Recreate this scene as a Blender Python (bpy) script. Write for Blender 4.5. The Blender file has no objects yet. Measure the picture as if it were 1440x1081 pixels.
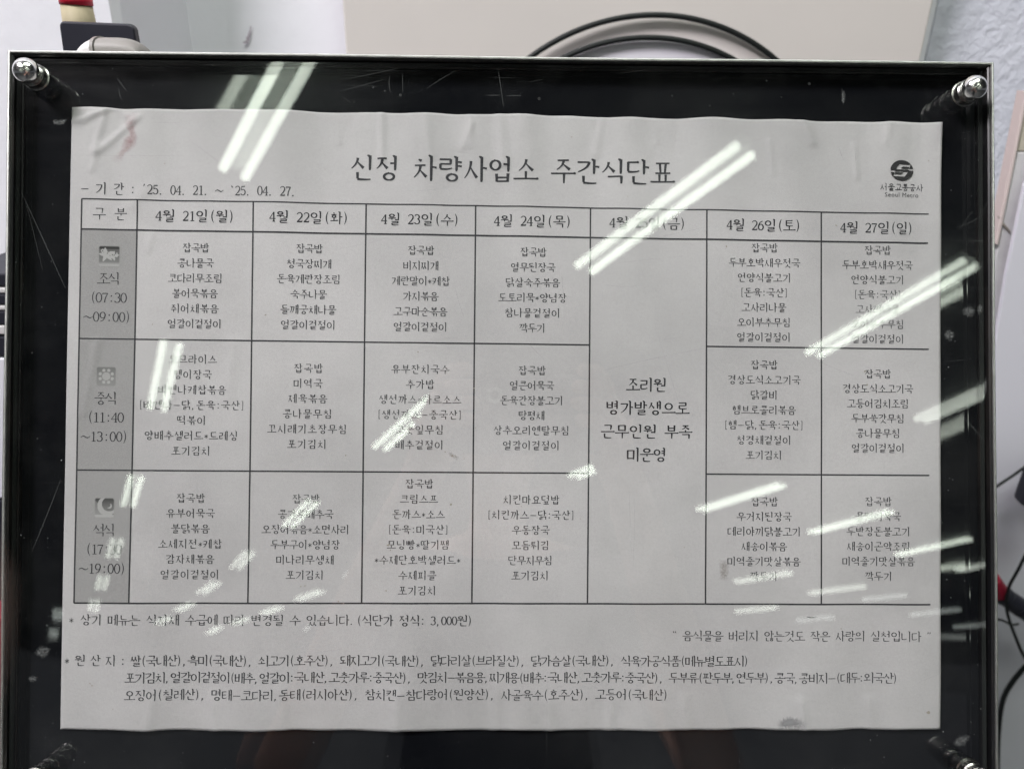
import bpy, bmesh, math, random
import numpy as np
from mathutils import Matrix, Vector

random.seed(7)
S = bpy.context.scene
C = S.collection
R = math.radians

# ------------------------------------------------------------------ camera
TILT = R(25)                                  # the notice board leans back by this much
ORG = Vector((0, 0, 1.3))                     # centre of the sheet in the room
BM = Matrix(((1, 0, 0, ORG.x),
             (0, math.sin(TILT), -math.cos(TILT), ORG.y),
             (0, math.cos(TILT), math.sin(TILT), ORG.z),
             (0, 0, 0, 1)))                   # board frame (x right, y up the board, z out of it) -> room
F_PX, CX, CY = 1050.0, 720.0, 540.5
ax, ay, az = R(-.8), R(1.3), R(-.54)
RC = (Matrix.Rotation(ax, 3, 'X') @ Matrix.Rotation(ay, 3, 'Y') @ Matrix.Rotation(az, 3, 'Z')).transposed()
CAM_B = Vector((-.0069, .0122, .3609))
cam_d = bpy.data.cameras.new('camera')
cam = bpy.data.objects.new('camera', cam_d)
C.objects.link(cam)
cam_d.sensor_width = 36
cam_d.lens = F_PX / 1440 * 36
cam_d.clip_start = .01
cam_d.clip_end = 200
cam.matrix_world = BM @ Matrix.Translation(CAM_B) @ RC.to_4x4()
cam_d.dof.use_dof = True
cam_d.dof.focus_distance = .361
cam_d.dof.aperture_fstop = 9.5
S.camera = cam

# ------------------------------------------------------------------ world, exposure, big lights
w = bpy.data.worlds.new('World')
S.world = w
w.use_nodes = True
bg = w.node_tree.nodes['Background']
bg.inputs[0].default_value = (.80, .84, .92, 1)
bg.inputs[1].default_value = .13
S.view_settings.view_transform = 'Standard'
S.view_settings.look = 'None'
S.view_settings.exposure = 0
S.view_settings.gamma = 1
S.render.resolution_x, S.render.resolution_y = 1024, 768
try:
    S.cycles.max_bounces = 8
    S.cycles.transparent_max_bounces = 12
    S.cycles.use_denoising = True
    S.cycles.use_adaptive_sampling = False
    S.cycles.sample_clamp_indirect = 6
except Exception:
    pass


def area(name, loc, target, sx, sy, power, col):
    d = bpy.data.lights.new(name, 'AREA')
    d.shape = 'RECTANGLE'
    d.size, d.size_y = sx, sy
    d.energy = power
    d.color = col
    o = bpy.data.objects.new(name, d)
    C.objects.link(o)
    o.location = loc
    o.rotation_euler = (Vector(target) - Vector(loc)).to_track_quat('-Z', 'Y').to_euler()
    return o


area('left_fill_light', (-1.55, -.95, 3.70), (0, .1, 1.4), .8, .8, 165, (1.0, .955, .995))  # added soft fill high on the left, not an actual window
area('overhead_fill_light', (.35, -.62, 3.5), (.1, .1, 1.4), 1.3, .4, 34, (.94, 1.0, .915))  # added fill under the ceiling, separate from the hall's tube lamps


# ------------------------------------------------------------------ helpers
def hx(r, g, b):
    f = lambda c: ((c / 255 + .055) / 1.055) ** 2.4 if c > 10 else c / 255 / 12.92
    return (f(r), f(g), f(b), 1)


class Mat:
    def __init__(s, name, base=(.5, .5, .5, 1), rough=.5, metal=0, spec=.5):
        s.m = bpy.data.materials.new(name)
        s.m.use_nodes = True
        s.t = s.m.node_tree
        s.b = s.t.nodes['Principled BSDF']
        s.b.inputs['Base Color'].default_value = base
        s.b.inputs['Roughness'].default_value = rough
        s.b.inputs['Metallic'].default_value = metal
        s.b.inputs['Specular IOR Level'].default_value = spec

    def n(s, typ, **kw):
        nd = s.t.nodes.new(typ)
        for k, v in kw.items():
            if k.startswith('i_'):
                nd.inputs[k[2:].replace('_', ' ')].default_value = v
            else:
                setattr(nd, k, v)
        return nd

    def l(s, a, b):
        s.t.links.new(a, b)

    def coord(s, scale=(1, 1, 1), rot=(0, 0, 0)):
        tc = s.n('ShaderNodeTexCoord')
        mp = s.n('ShaderNodeMapping')
        mp.inputs['Scale'].default_value = scale
        mp.inputs['Rotation'].default_value = rot
        s.l(tc.outputs['Object'], mp.inputs[0])
        return mp.outputs[0]

    def noise(s, scale, detail=4, rough=.55, sc=(1, 1, 1), rot=(0, 0, 0), dist=0):
        nd = s.n('ShaderNodeTexNoise')
        nd.inputs['Scale'].default_value = scale
        nd.inputs['Detail'].default_value = detail
        nd.inputs['Roughness'].default_value = rough
        nd.inputs['Distortion'].default_value = dist
        s.l(s.coord(sc, rot), nd.inputs['Vector'])
        return nd.outputs['Fac']

    def ramp(s, fac, stops):
        nd = s.n('ShaderNodeValToRGB')
        e = nd.color_ramp.elements
        while len(e) < len(stops):
            e.new(.5)
        for k, (p, c) in enumerate(stops):
            e[k].position = p
            e[k].color = c if len(c) == 4 else (*c, 1)
        s.l(fac, nd.inputs[0])
        return nd.outputs[0]

    def math(s, op, a, b=None, clamp=False):
        nd = s.n('ShaderNodeMath', operation=op, use_clamp=clamp)
        for k, v in enumerate((a, b)):
            if v is None:
                continue
            if isinstance(v, (int, float)):
                nd.inputs[k].default_value = v
            else:
                s.l(v, nd.inputs[k])
        return nd.outputs[0]

    def mix(s, fac, a, b, mode='MIX'):
        nd = s.n('ShaderNodeMix', data_type='RGBA', blend_type=mode)
        for k, v in ((0, fac), (6, a), (7, b)):
            if isinstance(v, (int, float, tuple)):
                nd.inputs[k].default_value = v
            else:
                s.l(v, nd.inputs[k])
        return nd.outputs[2]

    def bump(s, h, strength=.3, dist=.001, target=None):
        nd = s.n('ShaderNodeBump')
        nd.inputs['Strength'].default_value = strength
        nd.inputs['Distance'].default_value = dist
        s.l(h, nd.inputs['Height'])
        s.l(nd.outputs[0], (target or s.b).inputs['Normal'])
        return nd.outputs[0]


def link(name, me, mat, parent=None, mw=None, smooth=False):
    o = bpy.data.objects.new(name, me)
    C.objects.link(o)
    if mat is not None and not me.materials:
        me.materials.append(mat.m if isinstance(mat, Mat) else mat)
    if parent is not None:
        o.parent = parent
    if mw is not None:
        o.matrix_world = mw
    if smooth:
        me.polygons.foreach_set('use_smooth', [True] * len(me.polygons))
    return o


def bm_obj(name, bm, mat, parent=None, mw=None, smooth=False):
    me = bpy.data.meshes.new(name)
    bmesh.ops.recalc_face_normals(bm, faces=bm.faces)
    bm.to_mesh(me)
    bm.free()
    return link(name, me, mat, parent, mw, smooth)


def py_obj(name, v, f, mat, parent=None, mw=None, smooth=False):
    me = bpy.data.meshes.new(name)
    me.from_pydata(v, [], f)
    me.update()
    return link(name, me, mat, parent, mw, smooth)


def tag(o, label=None, cat=None, group=None, kind=None):
    for k, v in (('label', label), ('category', cat), ('group', group), ('kind', kind)):
        if v:
            o[k] = v
    return o


def empty(name, mw=None):
    o = bpy.data.objects.new(name, None)
    o.empty_display_size = .02
    C.objects.link(o)
    if mw is not None:
        o.matrix_world = mw
    return o


def add_box(bm, x0, x1, y0, y1, z0, z1, bev=0, seg=2):
    r = bmesh.ops.create_cube(bm, size=1)
    vs = r['verts']
    for v in vs:
        v.co = Vector((x0 if v.co.x < 0 else x1, y0 if v.co.y < 0 else y1, z0 if v.co.z < 0 else z1))
    if bev:
        es = list({e for v in vs for e in v.link_edges})
        bmesh.ops.bevel(bm, geom=es, offset=bev, segments=seg, profile=.5, affect='EDGES')


def lathe(bm, prof, n=48, mw=Matrix()):
    rings = []
    for r, z in prof:
        if r < 1e-6:
            rings.append([bm.verts.new(mw @ Vector((0, 0, z)))])
        else:
            rings.append([bm.verts.new(mw @ Vector((r * math.cos(2 * math.pi * k / n), r * math.sin(2 * math.pi * k / n), z))) for k in range(n)])
    for a, b in zip(rings, rings[1:]):
        for k in range(n):
            j = (k + 1) % n
            if len(a) == 1 and len(b) == 1:
                continue
            if len(a) == 1:
                bm.faces.new((a[0], b[j], b[k]))
            elif len(b) == 1:
                bm.faces.new((a[k], a[j], b[0]))
            else:
                bm.faces.new((a[k], a[j], b[j], b[k]))


def tube(bm, pts, r, n=14, closed=False, caps=True):
    pts = [Vector(p) for p in pts]
    rings = []
    up = Vector((0, 0, 1))
    N = len(pts)
    prev = None
    for i, p in enumerate(pts):
        a = pts[(i - 1) % N] if closed or i > 0 else p
        b = pts[(i + 1) % N] if closed or i < N - 1 else p
        t = (b - a).normalized()
        if prev is None:
            q = up if abs(t.dot(up)) < .9 else Vector((1, 0, 0))
            u = t.cross(q).normalized()
        else:
            u = (prev - t * prev.dot(t)).normalized()
        prev = u
        v = t.cross(u)
        rr = r[i] if isinstance(r, (list, tuple)) else r
        rings.append([bm.verts.new(p + (u * math.cos(2 * math.pi * k / n) + v * math.sin(2 * math.pi * k / n)) * rr) for k in range(n)])
    M = N if closed else N - 1
    for i in range(M):
        A, Bn = rings[i], rings[(i + 1) % N]
        for k in range(n):
            j = (k + 1) % n
            bm.faces.new((A[k], A[j], Bn[j], Bn[k]))
    if not closed and caps:
        bm.faces.new(rings[0][::-1])
        bm.faces.new(rings[-1])


def smooth_curve(pts, n=10):
    pts = [Vector(p) for p in pts]
    out = []
    P = [2 * pts[0] - pts[1]] + pts + [2 * pts[-1] - pts[-2]]
    for i in range(1, len(P) - 2):
        for k in range(n):
            t = k / n
            a, b, c, d = P[i - 1], P[i], P[i + 1], P[i + 2]
            out.append(.5 * ((2 * b) + (c - a) * t + (2 * a - 5 * b + 4 * c - d) * t * t + (3 * b - a - 3 * c + d) * t ** 3))
    out.append(pts[-1])
    return out


# survey: the photograph's measured points put back on the real planes they lie on
def bray(u, v):
    d = RC @ Vector(((u - CX) / F_PX, -(v - CY) / F_PX, -1))
    return d.normalized()


def on_board(u, v, z=0.0):
    d = bray(u, v)
    t = (z - CAM_B.z) / d.z
    p = CAM_B + d * t
    return Vector((p.x, p.y))


def at_y(u, v, y):
    """room point seen at (u, v) on the upright plane y"""
    d = BM.to_3x3() @ bray(u, v)
    o = BM @ CAM_B
    return o + d * ((y - o.y) / d.y)


# ------------------------------------------------------------------ materials
m_paper = Mat('sheet_paper', (.62, .62, .60, 1), .75, spec=.25)
n1 = m_paper.noise(9, 4, .55)
n2 = m_paper.noise(900, 3, .7)
n3 = m_paper.noise(45, 5, .6)
base = m_paper.ramp(n1, [(.32, (.412, .404, .408)), (.68, (.530, .516, .523))])
base = m_paper.mix(m_paper.math('MULTIPLY', m_paper.math('SUBTRACT', n2, .42, True), .55), base, (.27, .27, .27, 1))
base = m_paper.mix(m_paper.math('MULTIPLY', m_paper.math('SUBTRACT', n3, .5, True), .35), base, (.33, .33, .325, 1))
m_paper.l(base, m_paper.b.inputs['Base Color'])
hh = m_paper.math('ADD', m_paper.math('MULTIPLY', n2, .12), m_paper.math('MULTIPLY', n3, 1.2))
m_paper.bump(hh, .5, .0007)

m_ink = Mat('toner_ink', (.030, .031, .036, 1), .6, spec=.2)
m_ink_soft = Mat('toner_ink_thin', (.052, .053, .058, 1), .6, spec=.2)
m_logo = Mat('toner_logo', (.035, .035, .036, 1), .6, spec=.2)
nn = m_ink.noise(2500, 2, .7)
m_ink.l(m_ink.ramp(nn, [(.35, (.018, .018, .022)), (.75, (.075, .076, .082))]), m_ink.b.inputs['Base Color'])
nn = m_ink_soft.noise(2500, 2, .7)
m_ink_soft.l(m_ink_soft.ramp(nn, [(.35, (.036, .036, .041)), (.75, (.13, .13, .135))]), m_ink_soft.b.inputs['Base Color'])
m_shade = Mat('toner_grey_tint', (.40, .40, .395, 1), .75, spec=.25)
nn = m_shade.noise(1500, 2, .7)
nb = m_shade.noise(30, 4, .6)
cc = m_shade.ramp(nn, [(.3, (.265, .262, .262)), (.7, (.32, .316, .316))])
cc = m_shade.mix(m_shade.math('MULTIPLY', nb, .2), cc, (.34, .335, .335, 1))
m_shade.l(cc, m_shade.b.inputs['Base Color'])
m_shade.bump(nb, .3, .0006)
m_icon_light = Mat('toner_icon_light', (.55, .55, .54, 1), .75, spec=.2)
m_icon_mid = Mat('toner_icon_mid', (.30, .30, .295, 1), .75, spec=.2)
m_icon_dark = Mat('toner_icon_dark', (.10, .10, .10, 1), .75, spec=.2)
m_red = Mat('faded_red_stain', (.42, .22, .22, 1), .8, spec=.2)
m_soil = Mat('brown_soil_mark', (.34, .31, .27, 1), .8, spec=.2)
m_dust = Mat('grey_dust', (.30, .31, .31, 1), .9, spec=.1)

m_back = Mat('black_backing', (.012, .013, .015, 1), .045, spec=.55)
nb = m_back.noise(14, 5, .6)
m_back.l(m_back.ramp(nb, [(.35, (.004, .0045, .006)), (.75, (.013, .0135, .0145))]), m_back.b.inputs['Base Color'])
nr = m_back.noise(60, 4, .7)
m_back.l(m_back.ramp(nr, [(.4, (.015,) * 3), (.8, (.05,) * 3)]), m_back.b.inputs['Roughness'])
# the thin board is warped: a fraction of a degree at the left, another way at the right
_sx = m_back.n('ShaderNodeSeparateXYZ')
m_back.l(m_back.n('ShaderNodeTexCoord').outputs['Object'], _sx.inputs[0])
_h = m_back.math('ADD', m_back.math('MULTIPLY', m_back.math('MINIMUM', m_back.math('MAXIMUM', _sx.outputs[0], -.185), 0.0), -.0215),
                 m_back.math('MULTIPLY', m_back.math('MULTIPLY', m_back.math('MAXIMUM', _sx.outputs[0], 0.0), _sx.outputs[1]), -.07))
m_back.bump(_h, 1.0, 1.0)

m_steel = Mat('brushed_steel', (.62, .62, .58, 1), .38, 1)
ns = m_steel.noise(120, 4, .6, sc=(1, 1, 1))
m_steel.l(m_steel.ramp(ns, [(.35, (.66, .66, .63)), (.7, (.86, .86, .83))]), m_steel.b.inputs['Base Color'])
m_steel.bump(m_steel.noise(300, 3, .6), .15, .0004)
m_dark_ch = Mat('dark_channel', (.022, .020, .022, 1), .35, .0, .5)
nd_ = m_dark_ch.noise(60, 5, .7, sc=(4, .3, 1))
m_dark_ch.l(m_dark_ch.ramp(nd_, [(.5, (.007, .007, .008)), (.85, (.035, .030, .026))]), m_dark_ch.b.inputs['Base Color'])
m_chrome = Mat('chrome', (.78, .77, .75, 1), .06, 1)
nc = m_chrome.noise(500, 4, .7)
m_chrome.l(m_chrome.ramp(nc, [(.35, (.13,) * 3), (.75, (.30,) * 3)]), m_chrome.b.inputs['Roughness'])
m_chrome.bump(nc, .08, .0003)
m_chrome_dull = Mat('worn_chrome', (.42, .41, .39, 1), .25, 1)
nc = m_chrome_dull.noise(400, 4, .7)
m_chrome_dull.l(m_chrome_dull.ramp(nc, [(.35, (.16, .16, .15)), (.7, (.5, .49, .47))]), m_chrome_dull.b.inputs['Base Color'])


def acrylic(name, strength, scratches=True):
    """clear acrylic surface: straight transmission, Schlick mirror, faint scuffs"""
    m = Mat(name)
    t = m.t
    out = t.nodes['Material Output']
    geo = m.n('ShaderNodeNewGeometry')
    dot = m.n('ShaderNodeVectorMath', operation='DOT_PRODUCT')
    m.l(geo.outputs['Normal'], dot.inputs[0])
    m.l(geo.outputs['Incoming'], dot.inputs[1])
    c = m.math('SUBTRACT', 1.0, m.math('ABSOLUTE', dot.outputs['Value']), True)
    fr = m.math('MULTIPLY', m.math('ADD', .04, m.math('MULTIPLY', .96, m.math('POWER', c, 5.0))), strength)
    tr = m.n('ShaderNodeBsdfTransparent')
    tr.inputs[0].default_value = (.955, .957, .953, 1)
    g1 = m.n('ShaderNodeBsdfGlossy')
    g1.inputs['Color'].default_value = (1, 1, 1, 1)
    g1.inputs['Roughness'].default_value = .010
    g2 = m.n('ShaderNodeBsdfGlossy')
    g2.inputs['Roughness'].default_value = .20
    wav = m.noise(7, 0, .5)
    for g in (g1, g2):
        b = m.n('ShaderNodeBump')
        b.inputs['Strength'].default_value = .14
        b.inputs['Distance'].default_value = .0012
        m.l(wav, b.inputs['Height'])
        m.l(b.outputs[0], g.inputs['Normal'])
    mg = m.n('ShaderNodeMixShader')
    hz = m.ramp(m.noise(26, 5, .65, sc=(1, 5, 1)), [(.35, (.02,) * 3), (.75, (.15,) * 3)])
    m.l(hz, mg.inputs[0])
    m.l(g1.outputs[0], mg.inputs[1])
    m.l(g2.outputs[0], mg.inputs[2])
    mx = m.n('ShaderNodeMixShader')
    m.l(fr, mx.inputs[0])
    m.l(tr.outputs[0], mx.inputs[1])
    m.l(mg.outputs[0], mx.inputs[2])
    last = mx.outputs[0]
    if scratches:
        df = m.n('ShaderNodeBsdfDiffuse')
        df.inputs[0].default_value = (.75, .77, .75, 1)
        masks = None
        for sc, rot, th, amt in (((14, 900, 1), R(4), .70, .10), ((8, 620, 1), R(-24), .74, .13), ((700, 9, 1), R(12), .74, .10),
                                 ((10, 800, 1), R(52), .75, .12)):
            a = m.noise(1.0, 2, .5, sc=sc, rot=(0, 0, rot), dist=.4)
            a = m.math('MULTIPLY', m.math('SUBTRACT', a, th, True), 14, True)
            pat = m.noise(11 + 3 * amt * 10, 3, .6)
            pat = m.math('MULTIPLY', m.math('SUBTRACT', pat, .5, True), 6, True)
            a = m.math('MULTIPLY', m.math('MULTIPLY', a, pat), amt)
            masks = a if masks is None else m.math('ADD', masks, a)
        # smudged, dusty film
        fl = m.noise(16, 5, .7)
        fl = m.math('MULTIPLY', m.math('SUBTRACT', fl, .5, True), .03)
        masks = m.math('ADD', masks, fl, True)
        ms = m.n('ShaderNodeMixShader')
        m.l(masks, ms.inputs[0])
        m.l(last, ms.inputs[1])
        m.l(df.outputs[0], ms.inputs[2])
        last = ms.outputs[0]
    m.l(last, out.inputs['Surface'])
    return m


m_pane = acrylic('acrylic_front', 1.0)
m_pane_back = acrylic('acrylic_rear', .45, False)
m_pane_edge = Mat('acrylic_sawn_edge', (.022, .025, .023, 1), .5, spec=.2)

m_wall = Mat('painted_plaster', (.70, .69, .74, 1), .8, spec=.2)
nw = m_wall.noise(3, 4, .6)
m_wall.l(m_wall.ramp(nw, [(.3, (.76, .755, .81)), (.7, (.82, .815, .865))]), m_wall.b.inputs['Base Color'])
m_wall.bump(m_wall.noise(60, 4, .6), .25, .002)
m_rough = Mat('rough_plaster', (.60, .60, .66, 1), .85, spec=.2)
vw = m_rough.noise(120, 3, .5, dist=.5)
vr = m_rough.ramp(vw, [(.36, (0,) * 3), (.68, (1,) * 3)])
m_rough.l(m_rough.ramp(m_rough.noise(10, 4, .6), [(.3, (.58, .59, .67)), (.7, (.66, .665, .745))]), m_rough.b.inputs['Base Color'])
m_rough.bump(vr, .22, .003)
m_panel = Mat('beige_panel', (.58, .54, .51, 1), .55, spec=.35)
m_panel.l(m_panel.ramp(m_panel.noise(5, 3, .5), [(.3, (.60, .56, .54)), (.7, (.66, .615, .59))]), m_panel.b.inputs['Base Color'])
m_cable = Mat('black_rubber', (.010, .012, .012, 1), .5, spec=.3)
m_blackp = Mat('dark_plastic', (.020, .020, .030, 1), .45, spec=.4)
m_greyp = Mat('grey_plastic', (.24, .225, .215, 1), .5, spec=.4)
m_palep = Mat('pale_plastic', (.62, .60, .60, 1), .45, spec=.4)
m_wood = Mat('handle_wood', (.42, .36, .24, 1), .6, spec=.3)
m_wood.l(m_wood.ramp(m_wood.noise(60, 4, .6, sc=(1, 1, .15)), [(.3, (.36, .31, .205)), (.7, (.50, .43, .30))]), m_wood.b.inputs['Base Color'])
m_redp = Mat('red_plastic', (.62, .015, .045, 1), .4, spec=.4)
m_darkred = Mat('dark_red_plastic', (.30, .012, .035, 1), .45, spec=.4)
m_trim = Mat('pale_pink_edge', (.66, .56, .54, 1), .6)
m_cream = Mat('cream_board', (.50, .46, .38, 1), .6)
m_white = Mat('scuffed_white', (.52, .51, .52, 1), .6)
m_white.l(m_white.ramp(m_white.noise(20, 5, .6), [(.3, (.56, .55, .56)), (.7, (.70, .69, .70))]), m_white.b.inputs['Base Color'])
m_cab = Mat('cabinet_side', (.74, .73, .80, 1), .6)
m_brown = Mat('brown_wood_edge', (.10, .06, .035, 1), .6)
m_house = Mat('lamp_housing', (.55, .57, .55, 1), .6)
m_ceil = Mat('dark_ceiling', (.030, .033, .035, 1), .8)
m_ceil.l(m_ceil.ramp(m_ceil.noise(.5, 4, .6), [(.3, (.02, .022, .024)), (.7, (.05, .052, .055))]), m_ceil.b.inputs['Base Color'])


def emitter(name, col, s):
    m = Mat(name)
    m.b.inputs['Base Color'].default_value = (.8, .8, .8, 1)
    m.b.inputs['Emission Color'].default_value = (*col, 1)
    m.b.inputs['Emission Strength'].default_value = s
    return m


m_tube = emitter('fluorescent_glow', (.90, 1.0, .86), 10.5)
m_tube_mid = emitter('fluorescent_glow_dimmer', (.92, 1.0, .88), 6)
m_tube_far = emitter('fluorescent_glow_far', (.92, 1.0, .95), 3.0)
m_tube_warm = emitter('warm_lamp_glow', (1.0, .85, .66), 6)

# ------------------------------------------------------------------ room behind the board
WALL_Y = .40
PIL_Y = .31
z0, z1 = .0005, 3.779
xc = at_y(265, 30, WALL_Y).x          # pillar meets wall
xp = at_y(166, 15, PIL_Y).x           # pillar's outer edge
xr = at_y(1306, 30, WALL_Y).x
bm = bmesh.new()
add_box(bm, xc - .3, xr + .004, WALL_Y, WALL_Y + .1, z0, z1)
tag(bm_obj('wall', bm, m_wall), kind='structure')
# rougher plaster surface at the right, a slightly raised coat cut up into a fine mesh
bm = bmesh.new()
add_box(bm, xr + .004, xr + .9, WALL_Y - .002, WALL_Y + .1, z0, z1)
tag(bm_obj('rough_wall', bm, m_rough), kind='structure')
# pillar with an uneven plastered arris
bm = bmesh.new()
rows = 60
vsf, vse, vsb = [], [], []
rnd = random.Random(3)
for k in range(rows + 1):
    z = z0 + (z1 - z0) * k / rows
    wob = .0016 * math.sin(z * 55) + .0012 * math.sin(z * 131 + 1) + rnd.uniform(-.0005, .0005)
    vsf.append(bm.verts.new((xp - .9, PIL_Y, z)))
    vse.append((bm.verts.new((xp - .006 + wob, PIL_Y, z)), bm.verts.new((xp + wob, PIL_Y + .005, z))))
    vsb.append(bm.verts.new((xc, WALL_Y, z)))
for k in range(rows):
    bm.faces.new((vsf[k], vse[k][0], vse[k + 1][0], vsf[k + 1]))
    bm.faces.new((vse[k][0], vse[k][1], vse[k + 1][1], vse[k + 1][0]))
    bm.faces.new((vse[k][1], vsb[k], vsb[k + 1], vse[k + 1][1]))
bm.faces.new([vsf[0], bm.verts.new((xp - .9, WALL_Y, z0)), vsb[0], vse[0][1], vse[0][0]])
tag(bm_obj('pillar', bm, m_wall), kind='structure')
# floor and ceiling of the hall
bm = bmesh.new()
add_box(bm, -14, 20, -28, WALL_Y + .1, 3.78, 3.84)
tag(bm_obj('ceiling', bm, m_ceil), kind='structure')
bm = bmesh.new()
add_box(bm, -14, 20, -28, WALL_Y + .1, -.06, 0)
m_floor = Mat('grey_floor', (.10, .105, .11, 1), .55)
m_floor.l(m_floor.ramp(m_floor.noise(1.2, 5, .6), [(.3, (.06, .065, .07)), (.7, (.13, .13, .135))]), m_floor.b.inputs['Base Color'])
tag(bm_obj('floor', bm, m_floor), kind='structure')

# scuff on the wall
bm = bmesh.new()
a = at_y(347, 56, WALL_Y - .0015)
for (dx, dz, rx, rz, ang) in ((.003, .005, .0010, .0055, -.35), (-.001, -.002, .0026, .0014, .3), (.0008, 0, .0012, .0025, -.2)):
    vs = []
    for k in range(14):
        t = 2 * math.pi * k / 14
        q = 1 + .22 * math.sin(3 * t + dx * 900)
        x, z = rx * q * math.cos(t), rz * q * math.sin(t)
        vs.append(bm.verts.new((a.x + dx + x * math.cos(ang) - z * math.sin(ang), a.y - .0003 * len(bm.faces), a.z + dz + x * math.sin(ang) + z * math.cos(ang))))
    bm.faces.new(vs)
m_scuff = Mat('scuff', (.42, .37, .42, 1), .9)
o = bm_obj('scuff_mark', bm, m_scuff)
o.parent = bpy.data.objects['wall']

# beige panel standing against the wall
PY = WALL_Y - .035
a, b = at_y(484, 40, PY), at_y(1304, 40, PY)
bm = bmesh.new()
add_box(bm, a.x, b.x, PY, PY + .018, .9, 2.05, .0015)
tag(bm_obj('beige_panel', bm, m_panel), 'large flat beige board standing upright against the wall behind the notice frame', 'panel')

# coiled cable over a round pale plate
CYR = PY - .008
cc = at_y(895, 338, CYR)
k_ = (Vector(at_y(895, 22, CYR)) - cc).length
k2 = (Vector(at_y(895, 54, CYR)) - cc).length
bm = bmesh.new()
pts = []
for i in range(220):
    t = i / 220 * 2 * math.pi
    pts.append((cc.x + .003 + k_ * .985 * math.cos(t), cc.y + .003 + .0015 * math.sin(2 * t), cc.z + k_ * math.sin(t)))
tube(bm, pts, .0023, 12, closed=True)
o1 = bm_obj('cable_ring', bm, m_cable, smooth=True)
bm = bmesh.new()
pts = []
for i in range(220):
    t = i / 220 * 2 * math.pi
    pts.append((cc.x - .002 + k2 * .99 * math.cos(t), cc.y - .001 + .001 * math.cos(2 * t), cc.z + k2 * math.sin(t)))
tube(bm, pts, .0023, 12, closed=True)
o2 = bm_obj('cable_ring', bm, m_cable, smooth=True)
coil = empty('coiled_cable', Matrix.Translation((cc.x, cc.y, cc.z)))
for o in (o1, o2):
    mw = o.matrix_world.copy()
    o.parent = coil
    o.matrix_parent_inverse = coil.matrix_world.inverted()
tag(coil, 'black rubber cable hanging in two round loops in front of the beige panel', 'cable')
bm = bmesh.new()
lathe(bm, [(0, 0), (k2 - .0035, 0), (k2 - .0015, .001), (k2 - .0015, .006), (0, .006)], 96,
      Matrix.Translation((cc.x, cc.y + .0012, cc.z)) @ Matrix.Rotation(R(-90), 4, 'X'))
m_plate = Mat('pale_lilac_plastic', (.76, .73, .80, 1), .5)
tag(bm_obj('round_plate', bm, m_plate, smooth=False), 'pale lilac round plate filling the inner loop of the black cable', 'plate')

# tool handle, black plate and grey case in front of the pillar (top left)
TY = .165


def P(u, v, y=TY):
    return at_y(u, v, y)


h0, h1 = P(96, -60), P(113, 40)
rad = (P(132, 20) - P(90, 20)).length / 2
top = empty('wood_handle_tool', Matrix.Translation(h1))
ax_ = (h0 - h1).normalized()
rot = ax_.to_track_quat('Z', 'Y').to_matrix().to_4x4()
L_ = (h0 - h1).length
zr = (P(110, 8) - h1).length
bm = bmesh.new()
lathe(bm, [(0, -.03), (rad * 1.10, -.03), (rad * 1.04, 0), (rad * .97, zr), (0, zr)], 32, Matrix.Translation(h1) @ rot)
o = bm_obj('handle', bm, m_wood, smooth=False)
for p_ in o.data.polygons:
    p_.use_smooth = len(p_.vertices) == 4
o.parent = top
o.matrix_parent_inverse = top.matrix_world.inverted()
bm = bmesh.new()
lathe(bm, [(0, zr), (rad * 1.02, zr), (rad * 1.04, zr + .004), (rad * 1.0, zr + .0045), (rad * 1.0, L_), (0, L_)], 32, Matrix.Translation(h1) @ rot)
o = bm_obj('red_band', bm, m_redp)
for p_ in o.data.polygons:
    p_.use_smooth = len(p_.vertices) == 4
o.parent = top
o.matrix_parent_inverse = top.matrix_world.inverted()
tag(top, 'pale wooden tool handle with a red band rising behind the dark plate', 'tool')

# black rounded plate
BY = .135


def outline(pts_px, y, thick, bev, name, mat, parent=None):
    bm = bmesh.new()
    vs = [bm.verts.new(at_y(u, v, y)) for u, v in pts_px]
    f = bm.faces.new(vs)
    r = bmesh.ops.extrude_face_region(bm, geom=[f])
    for g in r['geom']:
        if isinstance(g, bmesh.types.BMVert):
            g.co.y += thick
    if bev:
        es = [e for e in bm.edges if abs(e.verts[0].co.y - e.verts[1].co.y) < 1e-6]
        bmesh.ops.bevel(bm, geom=es, offset=bev, segments=3, profile=.5, affect='EDGES')
    return bm_obj(name, bm, mat, parent)


pl = [(96, 130), (83, 38)]
for k in range(5):
    t = k / 4 * math.pi / 2
    pl.append((83 + 6 * (1 - math.cos(t)) + 0, 36 - 6 * math.sin(t)))
for k in range(7):
    t = k / 6 * math.pi / 2
    pl.append((176 + 13 * math.sin(t), 33.5 + 13 * (1 - math.cos(t))))
pl += [(205, 130)]
o = outline(pl, BY, .006, .0012, 'dark_plate', m_blackp)
tag(o, 'dark blue-black plate with rounded upper corners sticking up behind the top left of the frame', 'plate')

# grey rounded case with a pale end and a strap seam
GY = .105
a, b = P(104, 80, GY), P(196, 80, GY)
ztop = P(160, 53, GY).z
case = empty('grey_case', Matrix.Translation((0, GY, a.z)))
bm = bmesh.new()
nseg = 40


def case_prof(x):
    t = (x - (a.x + b.x) / 2) / ((b.x - a.x) / 2)
    t = max(-1, min(1, t))
    return (1 - abs(t) ** 3.4) ** .6


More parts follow.
